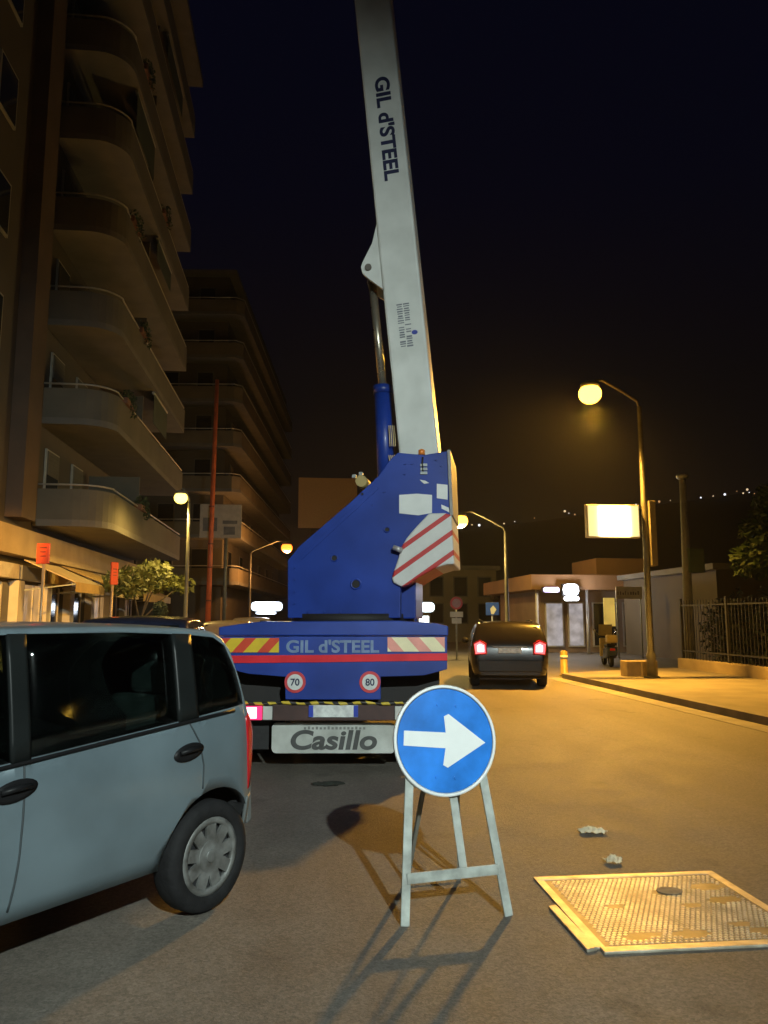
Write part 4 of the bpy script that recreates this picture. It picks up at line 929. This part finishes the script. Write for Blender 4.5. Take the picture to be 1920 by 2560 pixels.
stop_sign('orange stop sign on a thin pole before the shops', 110, 1358, 1410, -5.0, .27, mat('sign_orange', (.72, .085, .035), .5, var=.08), R(-14))
stop_sign('narrow orange stop sign turned edge-on before the shops', 281, 1405, 1462, -5.0, .26, MATS['sign_orange'], R(62))
def tree(name, label, base, trunk_h, lobes, leaf, n, m_, cat='tree', seed=1, r0=.12):
    rng = random.Random(seed); t = thing(name, label, cat, base)
    c = MB(); c.tube([(0, 0, 0), (.05, .03, trunk_h*.5), (-.03, .02, trunk_h)], [r0, r0*.8, r0*.6], 10)
    for (cx, cy, cz), _ in lobes: c.tube([(-.03, .02, trunk_h*.9), (cx*.5, cy*.5, (trunk_h+cz)/2), (cx, cy, cz)], [r0*.5, r0*.35, r0*.12], 6)
    c.build('trunk', mat('bark', (.09, .07, .05), .9, var=.3, scale=8, bump=.4), t)
    b = MB(); tot = sum(r_[0]*r_[1]*r_[2] for _, r_ in lobes)
    for cc, r_ in lobes: leaf_mass(b, cc, r_, int(n*r_[0]*r_[1]*r_[2]/tot), leaf, rng)
    b.build('crown', m_, t, kind='stuff'); return t
M_LEAF = mat('leaves', (.045, .085, .022), .6, var=.4, scale=2)
M_LEAFD = mat('dark_leaves', (.02, .035, .022), .7, var=.35, scale=3)
M_LEAFY = mat('oleander_leaves', (.12, .13, .03), .55, var=.3, scale=3)
yb_ = onX(355, 1455, -5.1); tree('street_shrub', 'lamp-lit shrub with yellowish leaves beside the yellow street lamp', (-5.1, yb_.y, .13), 1.5, [((-.3, -.4, 2.6), (.8, .9, .5)), ((.3, .5, 2.9), (.6, .8, .5)), ((.2, 1.5, 2.7), (.5, .8, .42)), ((.9, 2.0, 2.6), (.5, .6, .35))], .11, 1500, M_LEAFY, 'shrub', 3, .07)
bb = onX(400, 1515, -4.4); tree('clipped_bush', 'dark round clipped bush behind the dark blue parked car', (-4.4, bb.y, .13), 1.2, [((0, 0, 1.72), (.24, .24, .27))], .05, 700, M_LEAFD, 'bush', 4, .05)

def lit_sign(name, label, px0, py0, px1, py1, Y, col, s, depth=.25, power=0, shape='round', zb=None):
    a, b = onY(px0, py1, Y), onY(px1, py0, Y); q = (a+b)/2; w_, h_ = (b.x-a.x), (b.z-a.z)
    t = thing(name, label, 'lit sign', (q.x, Y, q.z))
    c = MB(); c.box((0, depth/2+.01, 0), (w_*1.04, depth, h_*1.06)); c.build('casing', M_DARK, t, .02)
    f = MB(); f.prism(rounded(-w_/2, -h_/2, w_/2, h_/2, min(w_, h_)*(.45 if shape == 'round' else .08)), -.03, .005); f.build('lit_face', emit('lit_'+name+str(px0), col, s), t)
    if power: lamp_light('sign_light', 'POINT', (0, -.35, -.1), col, power, t, .2)
    return t

# shop pavilion beside the second block, with its white lit sign
sp_ = onY(705, 1536, 47)
lit_sign('shop_sign', 'long white lit shop sign at the foot of the second block', 628, 1505, 706, 1527, 47.0, (.75, .85, 1.0), 5, power=160)
lit_sign('shop_sign', 'thin white lit strip under the long white shop sign', 640, 1530, 690, 1535, 46.9, (.8, .88, 1.0), 5)

# ================================================================== RIGHT SIDE
M_BOX = emit('lightbox_face', (1.0, .82, .34), .98, .06, 1.0, (.9, .85, .7))
a, b = onY(1466, 1344, pb.y), onY(1606, 1264, pb.y)
t = thing('box_sign', 'lit yellow-white box sign bracketed to the sodium lamp post', 'lit sign', (pb.x-.12, pb.y, a.z))
w_ = pb.x-.12-a.x; h_ = b.z-a.z
c = MB(); c.span((-w_, -.09, 0), (-.05, .09, h_)); c.build('casing', mat('box_frame', (.5, .45, .3), .5), t, .01)
c = MB(); c.span((-w_+.03, -.10, .03), (-.08, -.091, h_-.03)); c.build('lit_face', M_BOX, t)
c = MB(); c.span((-w_+.03, .091, .03), (-.08, .10, h_-.03)); c.build('lit_face', M_BOX, t)
for z_ in (.04, h_-.04):
    c = MB(); c.span((-.30, -.025, z_-.02), (.14, .025, z_+.02)); c.build('bracket', M_GALV, t)
lamp_light('sign_tube', 'AREA', (-w_/2, -.14, h_/2), (1, .84, .42), 30, t); bpy.data.objects['sign_tube'].rotation_euler = (R(90), 0, 0); bpy.data.objects['sign_tube'].data.size = .8
# a narrow dark sign case on the post itself
c = thing('post_banner', 'slim grey banner case strapped to the sodium lamp post', 'sign', (pb.x+.13, pb.y, 2.9))
m2 = MB(); m2.span((-.06, -.16, 0), (.10, .16, 1.65)); m2.build('case', mat('banner_grey', (.22, .19, .13), .6), c, .01)
for z_ in (.2, 1.4):
    m2 = MB(); m2.span((-.20, -.02, z_), (-.061, .02, z_+.04)); m2.build('strap', M_GALV, c)
# utility pole
up_ = onX(1722, 1560, 11.9); ut = onY(1706, 1195, up_.y)
t = thing('utility_pole', 'grey concrete utility pole behind the railings', 'utility pole', (up_.x, up_.y, 0))
c = MB(); c.tube([(0, 0, 0), (ut.x-up_.x, 0, ut.z)], [.17, .10], 14); c.build('shaft', mat('pole_concrete', (.24, .25, .25), .85, var=.15), t)
c = MB(); c.ball((ut.x-up_.x, 0, ut.z+.05), (.2, .2, .12), 14, 8); c.build('pole_cap', M_GALV, t)
c = MB(); z_ = onY(1725, 1400, up_.y).z; c.span((.02, -.22, z_-.4), (.52, .12, z_+.35)); c.build('junction_box', mat('box_green', (.05, .10, .08), .6), t, .02)

# low wall with railings along the right pavement
wa, wb = (11.15, 12.0), (11.15, 22.3)
t = thing('railing_fence', 'low rendered wall topped with dark railings along the right pavement', 'fence', (wa[0], wa[1], 0))
L_ = wb[1]-wa[1]
c = MB(); c.span((0, 0, 0), (.28, L_, .42)); c.build('base_wall', mat('verge_wall', (.38, .30, .20), .85, var=.25, scale=1.2, bump=.3, bscale=14), t, .02)
for z_ in (.62, 1.95):
    c = MB(); c.span((.115, .02, z_), (.165, L_-.02, z_+.04)); c.build('rail', M_DARK, t)
n_ = int(L_/.16); me_ = None
for k in range(n_):
    if me_ is None:
        c = MB(); c.box((.14, .08, 1.27), (.018, .018, 1.70)); o = c.build('baluster', M_DARK, t); me_ = o.data
    else:
        o = bpy.data.objects.new('baluster', me_); COL.objects.link(o); o.parent = t; o.location = (0, .16*k, 0)
for k in range(5):
    c = MB(); c.box((.14, .1+k*(L_-.2)/4, 1.28), (.07, .07, 1.80)); c.build('post', M_DARK, t)
hb = MB(); rg = random.Random(31)
for k in range(26): leaf_mass(hb, (12.6+rg.uniform(-.35, .5), 11.6+k*.45, 1.15+rg.uniform(-.1, .3)), (.55, .5, 1.05+rg.uniform(0, .4)), 210, .10, rg)
tag(hb.build('hedge', M_LEAFD, None), 'dark overgrown hedge behind the railings', 'hedge')
for k, (px, pw, lab) in enumerate(((1570, 45, 'first pale concrete block on the pavement before the lamp post'), (1608, 42, 'second pale concrete block against the lamp post'))):
    g_ = ground(px, 1692, .13); box_thing('concrete_block', lab, 'block', (g_.x-.02, g_.y, .13), (g_.x+.40, g_.y+.42, .52), mat('block_tan', (.22, .17, .11), .85, var=.2, scale=5, bump=.2), .02)
# grey wall and house behind the hedge
t = thing('garden_house', 'low dim house behind the hedge on the right', 'house', (14.6, 26.0, 0))
c = MB(); c.span((0, 0, 0), (12, 8, 3.3)); c.build('wall', mat('dim_render', (.11, .085, .055), .85, var=.15, scale=1), t)
c = MB(); c.span((-.3, -.35, 3.303), (12.3, 8.3, 3.52)); c.build('roof', M_SLAB, t)
for x_ in (2.0, 5.5, 9.0):
    c = MB(); c.span((x_, -.05, 1.1), (x_+1.1, -.003, 2.4)); o = c.build('window', M_RAIL, t)
    c = MB(); c.span((x_+.07, -.06, 1.17), (x_+1.03, -.051, 2.33)); c.build('pane', M_WIN, o)
tr = onY(1935, 1545, 17.5)
tree('leafy_tree', 'leafy tree leaning over the railings at the right', (tr.x+.6, 17.5, 0), 2.6, [((0, 0, 3.6), (1.2, 1.2, .9)), ((-.5, -.5, 4.3), (.7, .8, .6)), ((.6, .4, 4.6), (1.0, 1.0, .7)), ((-.75, .3, 3.0), (.6, .7, .5)), ((.9, -.3, 3.2), (.9, .9, .8))], .11, 8000, M_LEAF, 'tree', 8, .16)

# flat-roofed bar with canopy, at the side street
by_ = 34.0
bl, br = onY(1330, 1545, by_).x, onY(1600, 1545, by_).x
t = thing('corner_bar', 'flat-roofed corner bar with orange-lit canopy fascia', 'building', (bl, by_, 0))
W_ = br-bl+2.5
c = MB(); c.span((.9, 1.6, 0), (W_, 9, 3.05)); c.build('wall', mat('bar_wall', (.32, .22, .15), .8, var=.2, scale=1), t)
zr0, zr1 = onY(1400, 1474, by_).z, onY(1400, 1436, by_).z
c = MB(); c.span((0, 0, zr0), (W_+.2, 9.3, zr1)); c.build('canopy', mat('canopy_orange', (.30, .16, .075), .75, var=.2, scale=.8), t, .02)
c = MB(); c.span((W_*.47, 1.2, zr1+.003), (W_*.78, 4.5, zr1+.85)); c.build('roof_room', MATS['canopy_orange'], t)
for x_ in (.35, W_*.36, W_*.72):
    c = MB(); c.tube([(x_, .35, 0), (x_, .35, zr0)], .07, 10); c.build('column', M_PIER, t)
for i, (x_, w2, m2) in enumerate(((1.1, .9, emit('bar_glow', (.85, .78, .8), .35, .5, 2.0, (.2, .2, .2))), (2.2, .8, MATS['bar_glow']), (3.4, 1.2, M_WIN), (4.9, 1.0, M_WIN))):
    c = MB(); c.span((x_, 1.53, .25), (x_+w2, 1.597, 2.35)); o = c.build('glass_door', M_PIER, t)
    c = MB(); c.span((x_+.07, 1.515, .32), (x_+w2-.07, 1.529, 2.28)); c.build('pane', m2, o)
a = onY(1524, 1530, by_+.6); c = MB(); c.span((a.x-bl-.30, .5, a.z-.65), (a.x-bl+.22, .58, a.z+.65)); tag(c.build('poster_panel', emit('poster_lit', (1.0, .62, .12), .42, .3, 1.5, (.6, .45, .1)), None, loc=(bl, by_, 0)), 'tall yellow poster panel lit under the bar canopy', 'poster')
lit_sign('bar_sign', 'bright white lit sign hanging from the corner bar canopy', 1408, 1460, 1446, 1488, by_-.35, (.9, .92, 1.0), 5, power=150)
lit_sign('bar_sign', 'smaller white lit sign just under the bright one at the corner bar', 1410, 1491, 1447, 1502, by_-.35, (.9, .92, 1.0), 4)
lit_sign('neon_sign', 'violet neon sign beside the white one on the corner bar', 1358, 1468, 1398, 1481, by_-.3, (.55, .40, 1.0), 1.6)
a, b = onY(1540, 1497, by_-4), onY(1604, 1467, by_-4)
t = thing('banner_sign', 'cream banner with dark print on two posts before the corner bar', 'sign', (a.x, by_-4, 0))
c = MB(); c.span((0, -.03, a.z), (b.x-a.x, .03, b.z)); o = c.build('panel', mat('banner_cream', (.62, .58, .48), .6, var=.15, scale=3), t)
c = MB(); rr_ = random.Random(3)
for k in range(9): c.span((.06+k*.105, -.034, a.z+.16), (.06+k*.105+rr_.uniform(.03, .07), -.031, a.z+.16+rr_.uniform(.08, .17)))
c.build('print_marks', mat('banner_print', (.18, .16, .13), .6), o)
for x_ in (.05, b.x-a.x-.05):
    c = MB(); c.tube([(x_, .05, 0), (x_, .05, b.z)], .03, 8); c.build('post', M_GALV, t)

# scooter parked on the corner, seen from behind
sg = ground(1528, 1668, .0)
t = thing('motor_scooter', 'parked motor scooter with windscreen and pale top box', 'scooter', (sg.x, sg.y, .006), R(-12))
M_SCO = mat('scooter_paint', (.05, .08, .16), .25, .1, coat=.6); M_SCB = mat('scooter_cream', (.62, .50, .22), .35)
for y_, r_ in ((.0, .22), (1.25, .22)):
    c = MB(); c.lathe([(r_*.62, -.05), (r_*.9, -.06), (r_, -.03), (r_, .03), (r_*.9, .06), (r_*.62, .05)], (0, 0, 0), 'x', 28); o = c.build('wheel', M_TYRE, t); o.location = (0, y_, r_)
    c = MB(); c.disc((0, 0, 0), r_*.63, .05, 'x', 20); c.build('rim', M_GALV, o)
c = MB(); c.prism([(-.28, .38), (-.05, .28), (.45, .26), (.95, .22), (1.0, .30), (.52, .36), (.42, .62), (-.22, .66), (-.34, .56)], -.17, .17, 'yz'); c.build('body_shell', M_SCO, t, .05)
c = MB(); c.prism([(-.20, .665), (.40, .625), (.42, .72), (-.18, .77)], -.14, .14, 'yz'); c.build('seat', M_BLACK, t, .03)
c = MB(); c.prism([(.92, .30), (1.02, .30), (.98, .92), (.88, .92)], -.19, .19, 'yz'); c.build('leg_shield', M_SCB, t, .03)
c = MB(); c.prism([(.90, .98), (.915, .98), (.76, 1.38), (.745, 1.38)], -.22, .22, 'yz'); c.build('windscreen', mat('scooter_screen', (.55, .45, .2), .2), t)
c = MB(); c.tube([(-.32, .78, 1.0), (-.1, .86, .98), (.1, .86, .98), (.32, .78, 1.0)], .016, 8); c.build('handlebar', M_DARK, t)
for s in (-1, 1):
    c = MB(); c.tube([(s*.22, .82, 1.0), (s*.34, .84, 1.15)], .008, 6); c.ball((s*.35, .84, 1.19), (.06, .02, .045), 12, 8); c.build('mirror', M_CHROME, t)
c = MB(); c.box((0, -.25, .92), (.36, .30, .26)); c.build('top_box', M_SCB, t, .05)
c = MB(); c.box((0, -.365, .58), (.16, .05, .07)); c.build('tail_lamp', M_REDP, t, .01)
# yellow hydrant-like bollard on the corner
g_ = ground(1411, 1690, .0)
t = thing('yellow_bollard', 'short yellow bollard at the kerb end by the side street', 'bollard', (g_.x, g_.y, .004))
c = MB(); c.tube([(0, 0, 0), (0, 0, .03), (0, 0, .04), (0, 0, .66), (0, 0, .70)], [.14, .14, .10, .10, .05], 16); c.build('post', mat('bollard_yellow', (.26, .18, .05), .5, var=.2, scale=6), t)
c = MB(); c.lathe([(.101, .48), (.106, .48), (.106, .56), (.101, .56)], (0, 0, 0), 'z', 16); c.build('reflective_band', M_WHITE, t)

# road signs beyond the black car
def road_sign(label, px, pyc, r_px, Y, kind, pyb=1640):
    q = onY(px, pyc, Y); s_ = r_px*Y/F_PX; t = thing('road_sign', label, 'road sign', (q.x, Y, .0)); z_ = q.z
    c = MB(); c.tube([(0, .06, 0), (0, .06, z_+s_)], .035, 8); c.build('pole', M_GALV, t)
    if kind == 'ban':
        c = MB(); c.disc((0, 0, z_), s_, .02, 'y', 28); o = c.build('plate', mat('ban_red', (.55, .06, .12), .4), t)
        c = MB(); c.disc((0, -.012, z_), s_*.7, .004, 'y', 28); c.build('face', mat('ban_face', (.45, .28, .38), .4), o)
        for k, (dz, ww) in enumerate(((-1.75, 1.15), (-2.75, .85))):
            c = MB(); c.box((0, -.005, z_+dz*s_), (ww*2*s_*.9, .02, s_*.85)); c.build('supplement_plate', M_WHITE, t)
    else:
        c = MB(); c.box((0, 0, z_), (s_*2.0, .03, s_*1.9)); o = c.build('plate', mat('sign_blue_far', (.03, .09, .50), .4), t, .02)
        c = MB(); c.prism([(-.2*s_, z_-.8*s_), (.15*s_, z_-.8*s_), (.6*s_, z_-.1*s_), (.1*s_, z_+.5*s_), (-.35*s_, z_)], -.022, -.016); c.build('symbol', M_WHITE, o)
    return t
road_sign('round red prohibition sign with white plates on a pole past the crane truck', 1141, 1508, 16, 30.0, 'ban')
road_sign('square blue sign on a pole above the black car', 1231, 1522, 17, 33.0, 'blue')
lit_sign('lit_shop_sign', 'bluish white oval lit sign just right of the crane tank', 1050, 1506, 1086, 1530, 38.0, (.70, .90, 1.0), 4, power=10)
lit_sign('lit_shop_sign', 'lower white lit panel just right of the crane tank', 1048, 1540, 1072, 1564, 38.0, (.80, .95, 1.0), 4, shape='box')
# buildings closing the view
def far_block(label, px0, px1, pyt, Y, m_, wins, depth=12):
    a, b = onY(px0, pyt, Y), onY(px1, pyt, Y); t = thing('far_house', label, 'house', (a.x, Y, 0)); w_ = b.x-a.x; h_ = a.z
    c = MB(); c.span((0, 0, 0), (w_, depth, h_)); c.build('wall', m_, t)
    c = MB(); c.span((-.25, -.25, h_+.003), (w_+.25, depth+.2, h_+.28)); c.build('roof', M_SLAB, t)
    for fx, fz in wins:
        c = MB(); c.span((w_*fx-.5, -.06, h_*fz), (w_*fx+.5, -.003, h_*fz+1.4)); o = c.build('window', M_SHUT, t)
        c = MB(); c.span((w_*fx-.42, -.07, h_*fz+.08), (w_*fx+.42, -.061, h_*fz+1.32)); c.build('pane', M_WIN, o)
M_FAR = mat('far_render', (.24, .20, .13), .85, var=.15, scale=.6)
far_block('dim flat house front closing the street behind the road signs', 1040, 1240, 1424, 52.0, M_FAR, ((.25, .25), (.55, .25), (.85, .25), (.25, .62), (.55, .62), (.85, .62)))
far_block('low dark house beyond the corner bar', 1236, 1345, 1500, 58.0, mat('far_dark_render', (.16, .13, .10), .85, var=.15, scale=.6), ((.3, .35), (.7, .35)))
q = onY(1262, 1545, 46); tree('leafy_tree', 'small bare-looking tree above the black car', (q.x, 46, 0), 2.0, [((0, 0, 3.0), (1.0, 1.0, .7)), ((.8, 0, 2.6), (.9, .8, .5)), ((-.5, .2, 3.3), (.7, .7, .5))], .16, 900, mat('pale_leaves', (.16, .12, .08), .7, var=.3), 'tree', 11, .10)

# house lights strewn along the far hillside
HL = [(1180, 1312), (1198, 1313), (1237, 1311), (1260, 1309), (1287, 1304), (1336, 1295), (1412, 1278), (1422, 1283), (1437, 1286), (1563, 1263), (1590, 1261), (1648, 1254), (1676, 1251), (1752, 1244), (1760, 1256), (1783, 1240), (1812, 1236), (1842, 1228), (1858, 1233), (1873, 1231), (1886, 1234), (1868, 1224), (1893, 1222), (1734, 1416), (1155, 1146)]
for k, (px, py) in enumerate(HL[:23]):
    q = onY(px, py, 545.0); c = MB(); r_ = (.45, .85, .3, .6, .35)[k % 5]; c.ball((0, 0, 0), r_, 8, 6)
    o = c.build('hillside_light', (emit('hill_warm', (1, .72, .42), 1.1), emit('hill_white', (.85, .9, 1), 1.8), emit('hill_amber', (1, .5, .2), .7))[(k*7) % 3], None, loc=q)
    tag(o, 'tiny house light on the far dark hillside', 'light', 'lights on the far hillside')

# ================================================================== NIGHT AIR
hz_ = MB(); hz_.span((-900, -60, -1.0), (1100, 700, 230)); ho = hz_.build('haze', None); ho['kind'] = 'stuff'
hm = bpy.data.materials.new('haze_air'); hm.use_nodes = True; ht = hm.node_tree; ht.nodes.clear()
hout = ht.nodes.new('ShaderNodeOutputMaterial'); hv_ = ht.nodes.new('ShaderNodeVolumePrincipled')
hv_.inputs['Color'].default_value = (.95, .95, .95, 1); hv_.inputs['Density'].default_value = HAZE; hv_.inputs['Anisotropy'].default_value = .55
ht.links.new(hv_.outputs[0], hout.inputs['Volume']); ho.data.materials.append(hm)
